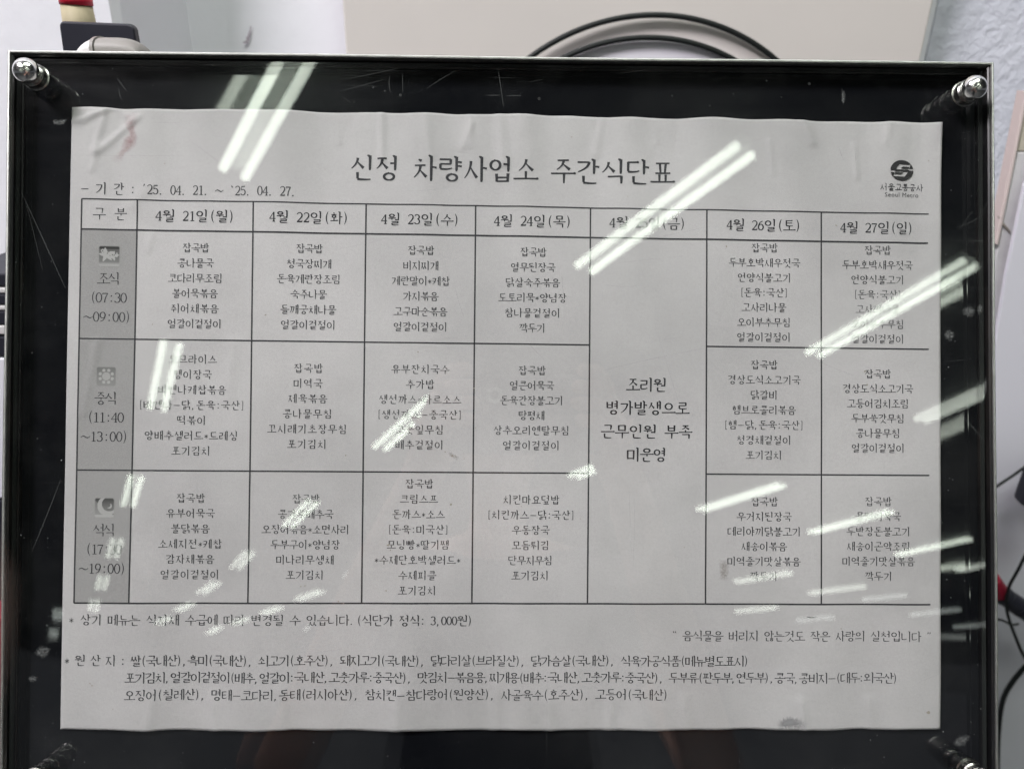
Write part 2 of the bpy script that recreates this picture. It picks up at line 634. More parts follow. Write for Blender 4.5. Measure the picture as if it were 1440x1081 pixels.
def case_piece(x0, x1, grow, name, mat):
    bm = bmesh.new()
    rings = []
    hgt = ztop - a.z
    for k in range(nseg + 1):
        x = x0 + (x1 - x0) * k / nseg
        hh_ = max(.0005, case_prof(x) * hgt) + grow
        ring = []
        for q in range(17):
            t = math.pi * q / 16
            ring.append(bm.verts.new((x, GY + .01 - (.01 + grow) * math.cos(t), a.z - .03 + .03 + (hh_) * (math.sin(t) ** .5))))
        rings.append(ring)
    for A, Bq in zip(rings, rings[1:]):
        for q in range(16):
            bm.faces.new((A[q], A[q + 1], Bq[q + 1], Bq[q]))
    bm.faces.new(rings[0])
    bm.faces.new(rings[-1][::-1])
    o = bm_obj(name, bm, mat, smooth=False)
    for p_ in o.data.polygons:
        p_.use_smooth = len(p_.vertices) == 4
    o.parent = case
    o.matrix_parent_inverse = case.matrix_world.inverted()
    return o


xs1, xs2 = P(126, 70, GY).x, P(131, 70, GY).x
case_piece(a.x, xs1, 0, 'end_cap', m_palep)
case_piece(xs1, xs2, .0008, 'seam_band', m_greyp)
case_piece(xs2, b.x, 0, 'case_body', m_greyp)
tag(case, 'low grey rounded plastic case with a pale end above the frame', 'case')

# right side: leaning board with cream and white faces and a pink edge
LY = .30


def quad(name, pts, y, th, mat, parent=None):
    return outline(pts, y, th, .0008, name, mat, parent)


lean = empty('leaning_board', Matrix.Translation(at_y(1430, 300, LY)))
for nm, pts, mt, yy in (('edge_strip', [(1443, 128), (1447, 130), (1404, 345), (1399, 343)], m_trim, LY - .002),
                        ('upper_face', [(1447, 130), (1500, 130), (1500, 213), (1430.5, 213)], m_cream, LY),
                        ('lower_face', [(1430.3, 214.5), (1500, 214.5), (1500, 470), (1398, 470), (1398, 375)], m_white, LY)):
    o = quad(nm, pts, yy, .012, mt)
    o.parent = lean
    o.matrix_parent_inverse = lean.matrix_world.inverted()
tag(lean, 'pale leaning board with a pink edge and a cream upper part, right of the frame', 'board')
o = quad('rub_mark', [(1403, 304), (1406, 305), (1422, 326), (1421, 329), (1411, 318)], LY - .0016, .0012, m_soil)
o.parent = lean
o.matrix_parent_inverse = lean.matrix_world.inverted()
o = quad('cabinet', [(1441, 262), (1520, 80), (1520, 1200), (1398, 1200), (1400, 480), (1416, 385)], LY - .012, .004, m_cab)
tag(o, 'lilac-grey slanted cabinet side filling the right margin under the leaning board', 'cabinet')

CYY = LY - .03


def cable(pts, r, name, lab, y=CYY):
    bm = bmesh.new()
    tube(bm, smooth_curve([at_y(u, v, y - .004 * math.sin(i * 1.3)) for i, (u, v) in enumerate(pts)], 10), r, 12)
    return tag(bm_obj(name, bm, m_cable, smooth=True), lab, 'cable', 'cables hanging right of the frame')


cable([(1385, 694), (1404, 682), (1425, 668), (1445, 655), (1480, 640)], .0013, 'cable', 'thin dark cable slanting up to the right edge above the red-and-black plug')
cable([(1470, 720), (1448, 768), (1432, 800), (1418, 828), (1416, 858), (1428, 895), (1444, 928), (1475, 960)], .0015, 'cable', 'dark cable bowing round the front of the red-and-black plug', CYY - .022)
cable([(1470, 905), (1446, 932), (1424, 958), (1410, 985), (1404, 1030), (1402, 1090)], .0026, 'cable', 'thick black cable curving down beside the lower right of the frame')
cable([(1390, 868), (1410, 872), (1422, 878), (1432, 877)], .0011, 'cable', 'short thin black cable stub just below the red-and-black plug')
# plug
plug = empty('plug', Matrix.Translation(at_y(1420, 840, CYY - .008)))
a, b, c = at_y(1392, 812, CYY - .008), at_y(1407, 834, CYY - .008), at_y(1452, 866, CYY - .008)
bm = bmesh.new()
tube(bm, [a, a.lerp(b, .1), b], [.006, .0082, .0084], 20)
o = bm_obj('red_end', bm, m_darkred, smooth=False)
o.parent = plug
o.matrix_parent_inverse = plug.matrix_world.inverted()
bm = bmesh.new()
d = c - b
tube(bm, [b, b + d * .12, b + d * .18, b + d * .5, b + d * .56, b + d * .62, c, c + d * .8], [.0090, .0098, .0090, .0096, .0080, .0095, .0088, .006], 20)
o = bm_obj('plug_body', bm, m_blackp, smooth=False)
o.parent = plug
o.matrix_parent_inverse = plug.matrix_world.inverted()
tag(plug, 'black plug with a red end at the right edge beside the lower frame', 'plug')
bm = bmesh.new()
add_box(bm, *sorted((at_y(1437, 650, CYY).x, at_y(1500, 650, CYY).x)), CYY - .02, CYY, at_y(1440, 700, CYY).z, at_y(1440, 640, CYY).z, .006, 3)
tag(bm_obj('black_adapter', bm, m_blackp), 'black adapter body cut off by the right edge above the plug', 'adapter')

# left margin: things seen in the sliver beside the frame
LYY = .16
st = empty('storage_rack', Matrix.Translation(at_y(-10, 480, LYY)))
for nm, v0, v1, mt in (('dark_box', 385, 402, m_blackp), ('white_tray', 405, 412, m_palep), ('dark_box', 414, 428, m_blackp),
                       ('white_tray', 430, 436, m_palep), ('dark_box', 438, 456, m_blackp), ('white_tray', 458, 470, m_palep),
                       ('dark_box', 474, 500, m_blackp), ('grey_box', 504, 700, m_cab), ('dark_box', 704, 862, m_blackp)):
    A_, B_ = at_y(-60, v1, LYY), at_y(12, v0, LYY)
    bm = bmesh.new()
    add_box(bm, A_.x, B_.x, LYY, LYY + .06, A_.z, B_.z, .001)
    o = bm_obj(nm, bm, mt)
    o.parent = st
    o.matrix_parent_inverse = st.matrix_world.inverted()
tag(st, 'stack of dark boxes and white trays in the narrow gap left of the frame', 'rack')
bm = bmesh.new()
A_, B_ = at_y(-60, 985, LYY - .02), at_y(8, 868, LYY - .02)
add_box(bm, A_.x, B_.x, LYY - .02, LYY + .03, A_.z, B_.z, .003)
tag(bm_obj('red_box', bm, m_darkred), 'dark red box in the narrow gap at the lower left of the frame', 'box')
bm = bmesh.new()
A_, B_ = at_y(-60, 1150, LYY - .02), at_y(8, 990, LYY - .02)
add_box(bm, A_.x, B_.x, LYY - .02, LYY + .03, A_.z, B_.z, .003)
tag(bm_obj('wooden_box', bm, m_brown), 'brown wooden box under the red box at the lower left edge', 'box')

# ------------------------------------------------------------------ the notice frame
FR = R(.42)
FM = BM @ Matrix.Rotation(FR, 4, 'Z')           # the frame sits very slightly askew to the sheet
FX0, FX1, FY0, FY1 = -.2352, .2331, -.2005, .1730
Z_LIP, Z_PF, Z_PB = .0090, .0072, .0042
frame = empty('notice_frame', FM)
tag(frame, 'black notice board in a thin steel frame, leaning back, holding the weekly menu', 'notice board')


def fbar(name, prof, side, mat):
    """mitred frame bar: prof = list of (inset from the outer edge, z)"""
    c = [(FX0, FY0), (FX1, FY0), (FX1, FY1), (FX0, FY1)]
    ins = lambda k, d: (c[k][0] + (d if k in (0, 3) else -d), c[k][1] + (d if k in (0, 1) else -d))
    i, j = side, (side + 1) % 4
    n = len(prof)
    v, f = [], []
    segs = 40
    for s in range(segs + 1):
        t = s / segs
        for d, z in prof:
            A, Bq = ins(i, d), ins(j, d)
            wv = .00022 * math.sin(t * 9 + side * 2) * math.sin(math.pi * t)
            nx, ny = ((0, 1), (-1, 0), (0, -1), (1, 0))[side]
            v.append((A[0] + (Bq[0] - A[0]) * t + nx * wv, A[1] + (Bq[1] - A[1]) * t + ny * wv, z))
    for s in range(segs):
        for k in range(n):
            k2_ = (k + 1) % n
            f.append((s * n + k, s * n + k2_, (s + 1) * n + k2_, (s + 1) * n + k))
    f.append(tuple(range(n))[::-1])
    f.append(tuple(segs * n + k for k in range(n)))
    o = py_obj(name, v, f, mat)
    o.parent = frame
    bm_ = bmesh.new()
    bm_.from_mesh(o.data)
    bmesh.ops.recalc_face_normals(bm_, faces=bm_.faces)
    bm_.to_mesh(o.data)
    bm_.free()
    return o


steel = [(0, -.012), (0, Z_LIP - .0006), (.0002, Z_LIP - .0002), (.0006, Z_LIP), (.0011, Z_LIP - .0001), (.0013, Z_LIP - .0005), (.0013, -.012)]
chan = [(.00132, -.011), (.00132, Z_LIP - .0012), (.0018, Z_LIP - .0013), (.0024, Z_LIP - .0018), (.0024, .0012), (.0030, .0010), (.0032, -.011)]
for s in range(4):
    fbar('steel_edge', steel, s, m_steel)
    fbar('dark_channel', chan, s, m_dark_ch)

# glossy black backing board, slightly bowed: it gives the second, shifted set of reflections
bx0, bx1, by0, by1 = FX0 + .0033, FX1 - .0033, FY0 + .0033, FY1 - .0033


def back_z(x, y):
    return -.0006 + .00015 * math.sin(23 * x + 1) * math.sin(31 * y)


NXB, NYB = 120, 90
v, f = [], []
for j in range(NYB + 1):
    for i in range(NXB + 1):
        x, y = bx0 + (bx1 - bx0) * i / NXB, by0 + (by1 - by0) * j / NYB
        v.append((x, y, back_z(x, y)))
for j in range(NYB):
    for i in range(NXB):
        q = j * (NXB + 1) + i
        f.append((q, q + 1, q + NXB + 2, q + NXB + 1))
n0 = len(v)
v += [(bx0, by0, -.009), (bx1, by0, -.009), (bx1, by1, -.009), (bx0, by1, -.009)]
f.append((n0 + 3, n0 + 2, n0 + 1, n0))
o = py_obj('backing_board', v, f, m_back, smooth=True)
o.parent = frame

# clear acrylic pane
px0, px1, py0, py1 = FX0 + .0036, FX1 - .0048, FY0 + .0045, FY1 - .0034
WED = R(.0)
v = [(px0, py0, Z_PF), (px1, py0, Z_PF), (px1, py1, Z_PF), (px0, py1, Z_PF),
     (px0, py0, Z_PB), (px1, py0, Z_PB), (px1, py1, Z_PB), (px0, py1, Z_PB)]
me = bpy.data.meshes.new('acrylic_pane')
me.from_pydata(v, [], [(0, 1, 2, 3), (7, 6, 5, 4), (0, 4, 5, 1), (1, 5, 6, 2), (2, 6, 7, 3), (3, 7, 4, 0)])
me.materials.append(m_pane.m)
me.materials.append(m_pane_back.m)
me.materials.append(m_pane_edge.m)
for k, p_ in enumerate(me.polygons):
    p_.material_index = (0, 1, 2, 2, 2, 2)[k]
pane = link('acrylic_pane', me, None)
pane.parent = frame

# chrome dome pegs that hold the pane
pegs = [(on_board(53, 111, Z_PF)), (on_board(1354, 134, Z_PF)), (on_board(1360, 1082, Z_PF)), (on_board(50, 1096, Z_PF))]
peg_root = None
inv = Matrix.Rotation(-FR, 4, 'Z')
body_prof = [(0, .00005), (.0060, .00005), (.0062, .0006), (.0062, .0012), (.0056, .0015), (.0056, .0048), (.0050, .0053), (.0043, .0056), (.0043, .0068), (0, .0068)]
dome_prof = [(0, .0066), (.0044, .0066), (.0052, .0070), (.0056, .0080)] + \
            [(.0057 * math.cos(t), .0086 + .0049 * math.sin(t)) for t in [k / 12 * math.pi / 2 for k in range(13)]]
dome_prof[-1] = (0, dome_prof[-1][1])
peg_names = ['chrome dome peg in the upper left corner of the notice frame', 'chrome dome peg in the upper right corner of the notice frame',
             'chrome dome peg at the lower right, mostly cut off by the photo edge', 'chrome dome peg at the lower left, below the photo edge']
bodym = domem = None
for k, p_ in enumerate(pegs):
    pr = empty('dome_peg', FM @ inv @ Matrix.Translation((p_.x, p_.y, Z_PF)))
    if bodym is None:
        bm = bmesh.new()
        lathe(bm, body_prof, 48)
        o1 = bm_obj('collar', bm, m_chrome_dull, smooth=False)
        bodym = o1.data
        bm = bmesh.new()
        lathe(bm, dome_prof, 48)
        o2 = bm_obj('dome', bm, m_chrome, smooth=True)
        domem = o2.data
    else:
        o1, o2 = o1.copy(), o2.copy()
        C.objects.link(o1)
        C.objects.link(o2)
    o1.parent, o2.parent = pr, pr
    tag(pr, peg_names[k], 'peg', 'chrome pegs holding the clear pane')

# ------------------------------------------------------------------ the menu sheet
PTL, PTR, PBR, PBL = on_board(103, 152), on_board(1321, 174), on_board(1320, 1023), on_board(87, 1024)
CREASES = [((118, 172), (160, 150), .35, .0011), ((140, 215), (196, 165), .35, .0012), ((134, 215), (150, 160), .28, .0010),
           ((160, 150), (190, 172), .22, .0008), ((104, 172), (150, 158), .22, .0008), ((132, 240), (140, 205), .22, .0010),
           ((536, 152), (538, 225), .36, .0014), ((660, 155), (662, 205), .20, .0012), ((702, 158), (708, 230), .42, .0022), ((650, 210), (664, 175), .22, .0012),
           ((845, 165), (838, 215), .26, .0020), ((1126, 168), (1140, 200), .32, .0020), ((1200, 205), (1204, 250), .24, .0010), ((1080, 200), (1085, 245), .20, .0008),
           ((1250, 165), (1244, 200), .18, .0016), ((470, 160), (478, 200), .2, .0012), ((600, 168), (604, 220), .2, .0018), ((922, 168), (925, 200), .2, .0018),
           ((212, 262), (186, 290), .15, .0020), ((215, 330), (210, 352), .15, .0012), ((330, 480), (322, 560), .15, .0025),
           ((140, 480), (120, 580), .18, .0018), ((300, 980), (304, 1024), .22, .0022), ((395, 970), (400, 1024), .2, .0024), ((770, 985), (775, 1026), .24, .0024),
           ((860, 985), (856, 1026), .25, .0022), ((1125, 985), (1130, 1022), .3, .0020), ((700, 960), (695, 1025), .2, .0022), ((560, 975), (556, 1026), .2, .0022),
           ((960, 980), (965, 1024), .2, .0022), ((215, 985), (210, 1024), .2, .0022), ((1220, 985), (1225, 1022), .2, .0022)]
CR = []
for (p_, q_, a_, w_) in CREASES:
    A, Bq = on_board(*p_), on_board(*q_)
    CR.append((A.x, A.y, Bq.x - A.x, Bq.y - A.y, a_ * .0021, w_))


def paper_z(x, y):
    """height of the sheet over the board plane (numpy arrays in and out)"""
    x = np.asarray(x, float)
    y = np.asarray(y, float)
    dt = np.clip(.148 - y, 0, 1)
    db = np.clip(y + .149, 0, 1)
    z = .0013 + .00016 * np.sin(19 * x + 2.1 * np.sin(9 * y)) + .00014 * np.sin(26 * y + 11 * x + 1)
    z = z + 2.6 * np.exp(-dt / .05) * (.00030 * np.sin(118 * x + 14 * x * x * 10 + .8) + .00020 * np.sin(215 * x + 2.0 * np.sin(30 * x)) + .0003 * np.sin(52 * x + 2))
    z = z + 2.0 * np.exp(-db / .045) * (.00028 * np.sin(98 * x + .4) + .00018 * np.sin(180 * x + 2.5 * np.sin(22 * x)))
    z = z + .00012 * np.sin(70 * x + 22 * y) * np.sin(48 * y - 16 * x) + .00008 * np.sin(130 * x + 3 * np.sin(20 * y)) * np.sin(33 * y + 9 * x + 1)
    for ax_, ay_, dx, dy, am, wd in CR:
        L2 = dx * dx + dy * dy
        t = np.clip(((x - ax_) * dx + (y - ay_) * dy) / L2, 0, 1)
        d2 = (x - ax_ - t * dx) ** 2 + (y - ay_ - t * dy) ** 2
        z = z + am * np.exp(-d2 / (wd * wd * 1.6))
    return np.clip(z, .00025, .0037)


NX, NY = 380, 270
s_, t_ = np.meshgrid(np.linspace(0, 1, NX + 1), np.linspace(0, 1, NY + 1))


def lerp2(s, t):
    X = (1 - t) * ((1 - s) * PBL.x + s * PBR.x) + t * ((1 - s) * PTL.x + s * PTR.x)
    Y = (1 - t) * ((1 - s) * PBL.y + s * PBR.y) + t * ((1 - s) * PTL.y + s * PTR.y)
    return X, Y


X, Y = lerp2(s_, t_)
# the trimmed edges are a little uneven
edge_b = np.exp(-t_ / .004) * (.00020 * np.sin(X * 60 + 1) + .00018 * np.sin(X * 230) - .0006 * np.sin(math.pi * s_))
edge_t = np.exp(-(1 - t_) / .004) * (.00012 * np.sin(X * 75) + .00015 * np.sin(X * 190 + 2))
edge_r = np.exp(-(1 - s_) / .003) * (.00012 * np.sin(Y * 90))
Y = Y + edge_b + edge_t
X = X + edge_r
Z = paper_z(X, Y)
nv = (NX + 1) * (NY + 1)
top = np.stack([X.ravel(), Y.ravel(), Z.ravel()], 1)
bot = top.copy()
bot[:, 2] -= .00012
verts = np.concatenate([top, bot])
idx = np.arange(nv).reshape(NY + 1, NX + 1)
q = np.stack([idx[:-1, :-1], idx[:-1, 1:], idx[1:, 1:], idx[1:, :-1]], -1).reshape(-1, 4)
faces = [q, q[:, ::-1] + nv]
rim = np.concatenate([idx[0, :], idx[1:, -1], idx[-1, -2::-1], idx[-2:0:-1, 0]])
r2 = np.roll(rim, -1)
faces.append(np.stack([rim, rim + nv, r2 + nv, r2], -1))
faces = np.concatenate(faces)
me = bpy.data.meshes.new('menu_sheet')
me.from_pydata(verts.tolist(), [], faces.tolist())
me.update()
sheet = link('menu_sheet', me, m_paper, smooth=True)
sheet.matrix_world = BM
tag(sheet, 'wrinkled white paper sheet printed with a Korean weekly meal table, behind the clear pane', 'sheet')

# ------------------------------------------------------------------ printed marks on the sheet
PRINT_N = [0]


class Print:
    """flat toner shapes that follow the sheet's surface"""

    def __init__(s, lift=.00013):
        s.v, s.f, s.lift = [], [], lift

    def strip(s, pts, ws):
        """polyline with a width at each point"""
        fine, fw = [pts[0]], [ws[0]]
        for i in range(1, len(pts)):
            d = math.hypot(pts[i][0] - pts[i - 1][0], pts[i][1] - pts[i - 1][1])
            m = max(1, int(d / .0011))
            for k in range(1, m + 1):
                t = k / m
                fine.append((pts[i - 1][0] + (pts[i][0] - pts[i - 1][0]) * t, pts[i - 1][1] + (pts[i][1] - pts[i - 1][1]) * t))
                fw.append(ws[i - 1] + (ws[i] - ws[i - 1]) * t)
        pts, ws = fine, fw
        n = len(pts)
        base = len(s.v)
        for i in range(n):
            x, y = pts[i]
            ax, ay = pts[max(0, i - 1)]
            bx, by = pts[min(n - 1, i + 1)]
            dx, dy = bx - ax, by - ay
            L = math.hypot(dx, dy) or 1
            nx, ny = -dy / L * ws[i] / 2, dx / L * ws[i] / 2
            s.v += [(x + nx, y + ny), (x - nx, y - ny)]
        for i in range(n - 1):
            a = base + 2 * i
            s.f.append((a + 1, a + 3, a + 2, a))

    def poly(s, pts):
        b = len(s.v)
        s.v += list(pts)
        s.f.append(tuple(range(b, b + len(pts))))

    def build(s, name, mat):
        PRINT_N[0] += 1
        a = np.array(s.v)
        z = paper_z(a[:, 0], a[:, 1]) + s.lift + (np.arange(len(a)) % 97) * 2e-8
        o = py_obj(name, np.column_stack([a, z]).tolist(), s.f, mat)
        o.parent = sheet
        return o


# --- a small Korean book face drawn with tapered strokes; unit square, y down
HW, VW = .056, .102          # thickness of flat and upright strokes


def arc(cx, cy, rx, ry, a0, a1, n=14):
    return [(cx + rx * math.cos(math.radians(a0 + (a1 - a0) * k / n)), cy + ry * math.sin(math.radians(a0 + (a1 - a0) * k / n))) for k in range(n + 1)]


def bez(a, b, c, n=6):
    return [((1 - t) ** 2 * a[0] + 2 * t * (1 - t) * b[0] + t * t * c[0], (1 - t) ** 2 * a[1] + 2 * t * (1 - t) * b[1] + t * t * c[1]) for t in [k / n for k in range(n + 1)]]


def taper(n, a, b):
    return [a + (b - a) * k / (n - 1) for k in range(n)]


def Hs(x0, y, x1, dy=-.012, bump=True):
    """flat stroke: thin, rising a little, a weighty right end"""
    m = (x1 - x0)
    if bump and m > .16:
        return [([(x0, y), (x0 + .04, y + .004), (x1 - .10, y + dy), (x1 - .035, y + dy - .006), (x1, y + dy + .016)], [HW * 1.05, HW, HW * .95, HW * 1.55, HW * .7])]
    return [([(x0, y), (x1, y + dy)], [HW, HW])]


def Vs(x, y0, y1, beak=True):
    out = [([(x, y0), (x + .004, y0 + .06), (x, y1 - .08), (x - .006, y1)], [VW * 1.0, VW * .95, VW * .86, VW * .55])]
    if beak:
        out.append(([(x - .10, y0 - .018), (x - .03, y0 + .018), (x + .02, y0 + .06)], [VW * .4, VW * .9, VW * .6]))
    return out


def jamo(c, x0, y0, x1, y1, vert=True, fin=False):
    w, h = x1 - x0, y1 - y0
    X = lambda t: x0 + w * t
    Y = lambda t: y0 + h * t
    o = []

    def giyeok(a, b, mid=False, y_top=.06):
        r = Hs(X(a), Y(y_top), X(b), bump=False)
        if vert and not fin:
            p = bez((X(b) - .01, Y(y_top) - .02), (X(b) - .015, Y(.58)), (X(a + .04), Y(1)))
            r.append((p, taper(len(p), VW * 1.05, VW * .28)))
        elif fin:
            p = bez((X(b) - .01, Y(y_top) - .02), (X(b), Y(.4)), (X(b) - .012, Y(1)), 4)
            r.append((p, taper(len(p), VW, VW * .7)))
        else:
            p = bez((X(b) - .01, Y(y_top) - .02), (X(b) + .005, Y(.5)), (X(b) - .05, Y(1)), 4)
            r.append((p, taper(len(p), VW, VW * .5)))
        if mid:
            r += Hs(X(a), Y(.50), X(b) - .02, bump=False)
        return r

    def siot(a, b, top):
        mx = a + (b - a) * .52
        p = bez((X(mx), Y(top)), (X(mx - .02), Y(top + (1 - top) * .55)), (X(a), Y(1)))
        r = [(p, taper(len(p), VW * .95, VW * .28))]
        q = bez((X(mx - .035), Y(top + (1 - top) * .36)), (X(a + (b - a) * .72), Y(top + (1 - top) * .70)), (X(b), Y(.97)))
        r.append((q, taper(len(q), VW * .35, VW * 1.05)))
        return r

    def ring(cx, cy, rx, ry):
        p = arc(cx, cy, rx, ry, -90, 270, 18)
        ws = [HW * .85 + (VW * .92 - HW * .85) * abs(math.cos(math.radians(-90 + 360 * k / 18))) for k in range(19)]
        return [(p, ws), ([(cx - .05, cy - ry - .035), (cx, cy - ry + .005)], [VW * .3, VW * .7])]

    if c in 'ㄲㄸㅃㅆㅉ':
        one = {'ㄲ': 'ㄱ', 'ㄸ': 'ㄷ', 'ㅃ': 'ㅂ', 'ㅆ': 'ㅅ', 'ㅉ': 'ㅈ'}[c]
        return jamo(one, x0 - .02, y0, x0 + w * .47, y1, vert, fin) + jamo(one, x0 + w * .53, y0, x1 + .02, y1, vert, fin)
    if c in 'ㄺㅄㄶㄻㄼ':
        a, b = {'ㄺ': 'ㄹㄱ', 'ㅄ': 'ㅂㅅ', 'ㄶ': 'ㄴㅎ', 'ㄻ': 'ㄹㅁ', 'ㄼ': 'ㄹㅂ'}[c]
        return jamo(a, x0 - .06, y0, x0 + w * .44, y1, vert, fin) + jamo(b, x0 + w * .56, y0, x1 + .06, y1, vert, fin)
    if c == 'ㄱ':
        o += giyeok(0, 1)
    elif c == 'ㅋ':
        o += giyeok(0, 1, True)
    elif c == 'ㄴ':
        o += [([(X(.04), Y(0)), (X(.05), Y(.85))], [VW * .95, VW * .8])]
        o += [(bez((X(.03), Y(.90)), (X(.5), Y(1.0)), (X(1), Y(.82 if vert and not fin else .93)), 5), taper(6, VW * .8, HW * .75))]
    elif c in 'ㄷㅌ':
        o += Hs(X(0), Y(.04), X(.95), bump=not fin)
        o += [([(X(.05), Y(.02)), (X(.05), Y(.9))], [VW * .9, VW * .8])]
        o += [(bez((X(.03), Y(.93)), (X(.5), Y(1.02)), (X(1), Y(.84 if vert and not fin else .95)), 5), taper(6, VW * .75, HW * .75))]
        if c == 'ㅌ':
            o += Hs(X(.05), Y(.48), X(.9), bump=False)
    elif c == 'ㄹ':
        o += Hs(X(0), Y(.04), X(.93), bump=False)
        o += [([(X(.91), Y(0)), (X(.90), Y(.48))], [VW * .9, VW * .8])]
        o += Hs(X(.04), Y(.48), X(.92), bump=False)
        o += [([(X(.06), Y(.48)), (X(.06), Y(.92))], [VW * .85, VW * .8])]
        o += [(bez((X(.04), Y(.94)), (X(.5), Y(1.03)), (X(1.02), Y(.86 if vert and not fin else .95)), 5), taper(6, VW * .7, HW * .75))]
    elif c == 'ㅁ':
        o += [([(X(.06), Y(0)), (X(.08), Y(1))], [VW, VW * .8])]
        o += Hs(X(.06), Y(.05), X(.94), bump=False)
        o += [([(X(.94), Y(-.01)), (X(.92), Y(1.03))], [VW * 1.0, VW * .85])]
        o += Hs(X(.08), Y(.92), X(.92), 0, bump=False)
    elif c == 'ㅂ':
        o += [([(X(.08), Y(-.04)), (X(.10), Y(1))], [VW, VW * .8])]
        o += [([(X(.92), Y(-.08)), (X(.90), Y(1.03))], [VW * 1.05, VW * .85])]
        o += Hs(X(.1), Y(.45), X(.9), 0, bump=False) + Hs(X(.1), Y(.93), X(.9), 0, bump=False)
    elif c == 'ㅅ':
        o += siot(0, 1, 0)
    elif c == 'ㅇ':
        o += ring(X(.5), Y(.53), w * (.44 if not fin else .36), h * .44)
    elif c == 'ㅈ':
        o += Hs(X(.06), Y(.05), X(.92), bump=False) + siot(0, 1, .06)
    elif c == 'ㅊ':
        o += [([(X(.36), Y(0) - .085), (X(.60), Y(0) - .03)], [VW * .5, VW * 1.0])]
        o += Hs(X(.06), Y(.24), X(.92), bump=False) + siot(0, 1, .26)
    elif c == 'ㅍ':
        o += Hs(X(0), Y(.06), X(1), bump=False)
        o += [([(X(.30), Y(.06)), (X(.34), Y(.9))], [VW * .85, VW * .7]), ([(X(.72), Y(.04)), (X(.66), Y(.9))], [VW * .85, VW * .7])]
        o += Hs(X(-.04), Y(.94), X(1.06), -.02 if vert else -.01, bump=False)
    elif c == 'ㅎ':
        o += [([(X(.36), Y(0) - .085), (X(.60), Y(0) - .03)], [VW * .5, VW * 1.0])]
        o += Hs(X(.02), Y(.20), X(.98), bump=False)
        o += ring(X(.5), Y(.68), w * .32, h * .30)[:1]
    return o


CHO = 'ㄱㄲㄴㄷㄸㄹㅁㅂㅃㅅㅆㅇㅈㅉㅊㅋㅌㅍㅎ'
JUNG = 'ㅏㅐㅑㅒㅓㅔㅕㅖㅗㅘㅙㅚㅛㅜㅝㅞㅟㅠㅡㅢㅣ'
JONG = ['', 'ㄱ', 'ㄲ', 'ㄳ', 'ㄴ', 'ㄵ', 'ㄶ', 'ㄷ', 'ㄹ', 'ㄺ', 'ㄻ', 'ㄼ', 'ㄽ', 'ㄾ', 'ㄿ', 'ㅀ', 'ㅁ', 'ㅂ', 'ㅄ', 'ㅅ', 'ㅆ', 'ㅇ', 'ㅈ', 'ㅊ', 'ㅋ', 'ㅌ', 'ㅍ', 'ㅎ']


def vert_vowel(v, y0, y1, xs, cy):
    o = []
    if v in 'ㅏㅑ':
        x = xs - .03
        o += Vs(x, y0, y1)
        for yy in ((cy,) if v == 'ㅏ' else (cy - .07, cy + .08)):
            o += [([(x, yy), (x + .10, yy - .01), (x + .20, yy + .012)], [HW, HW * 1.1, HW * 1.3])]
    elif v in 'ㅓㅕ':
        x = xs + .03
        for yy in ((cy,) if v == 'ㅓ' else (cy - .07, cy + .08)):
            o += [([(x - .19, yy + .004), (x, yy)], [HW * 1.15, HW])]
        o += Vs(x, y0, y1)
    elif v == 'ㅣ':
        o += Vs(xs + .03, y0, y1)
    elif v in 'ㅐㅒ':
        o += Vs(xs - .07, y0 + .03, y1 - .05, False) + Vs(xs + .11, y0, y1)
        for yy in ((cy,) if v == 'ㅐ' else (cy - .07, cy + .08)):
            o += [([(xs - .07, yy), (xs + .11, yy)], [HW, HW])]
    elif v in 'ㅔㅖ':
        for yy in ((cy,) if v == 'ㅔ' else (cy - .06, cy + .08)):
            o += [([(xs - .20, yy), (xs - .06, yy)], [HW, HW])]
        o += Vs(xs - .06, y0 + .03, y1 - .05, False) + Vs(xs + .11, y0, y1)
    return o


GL = {}


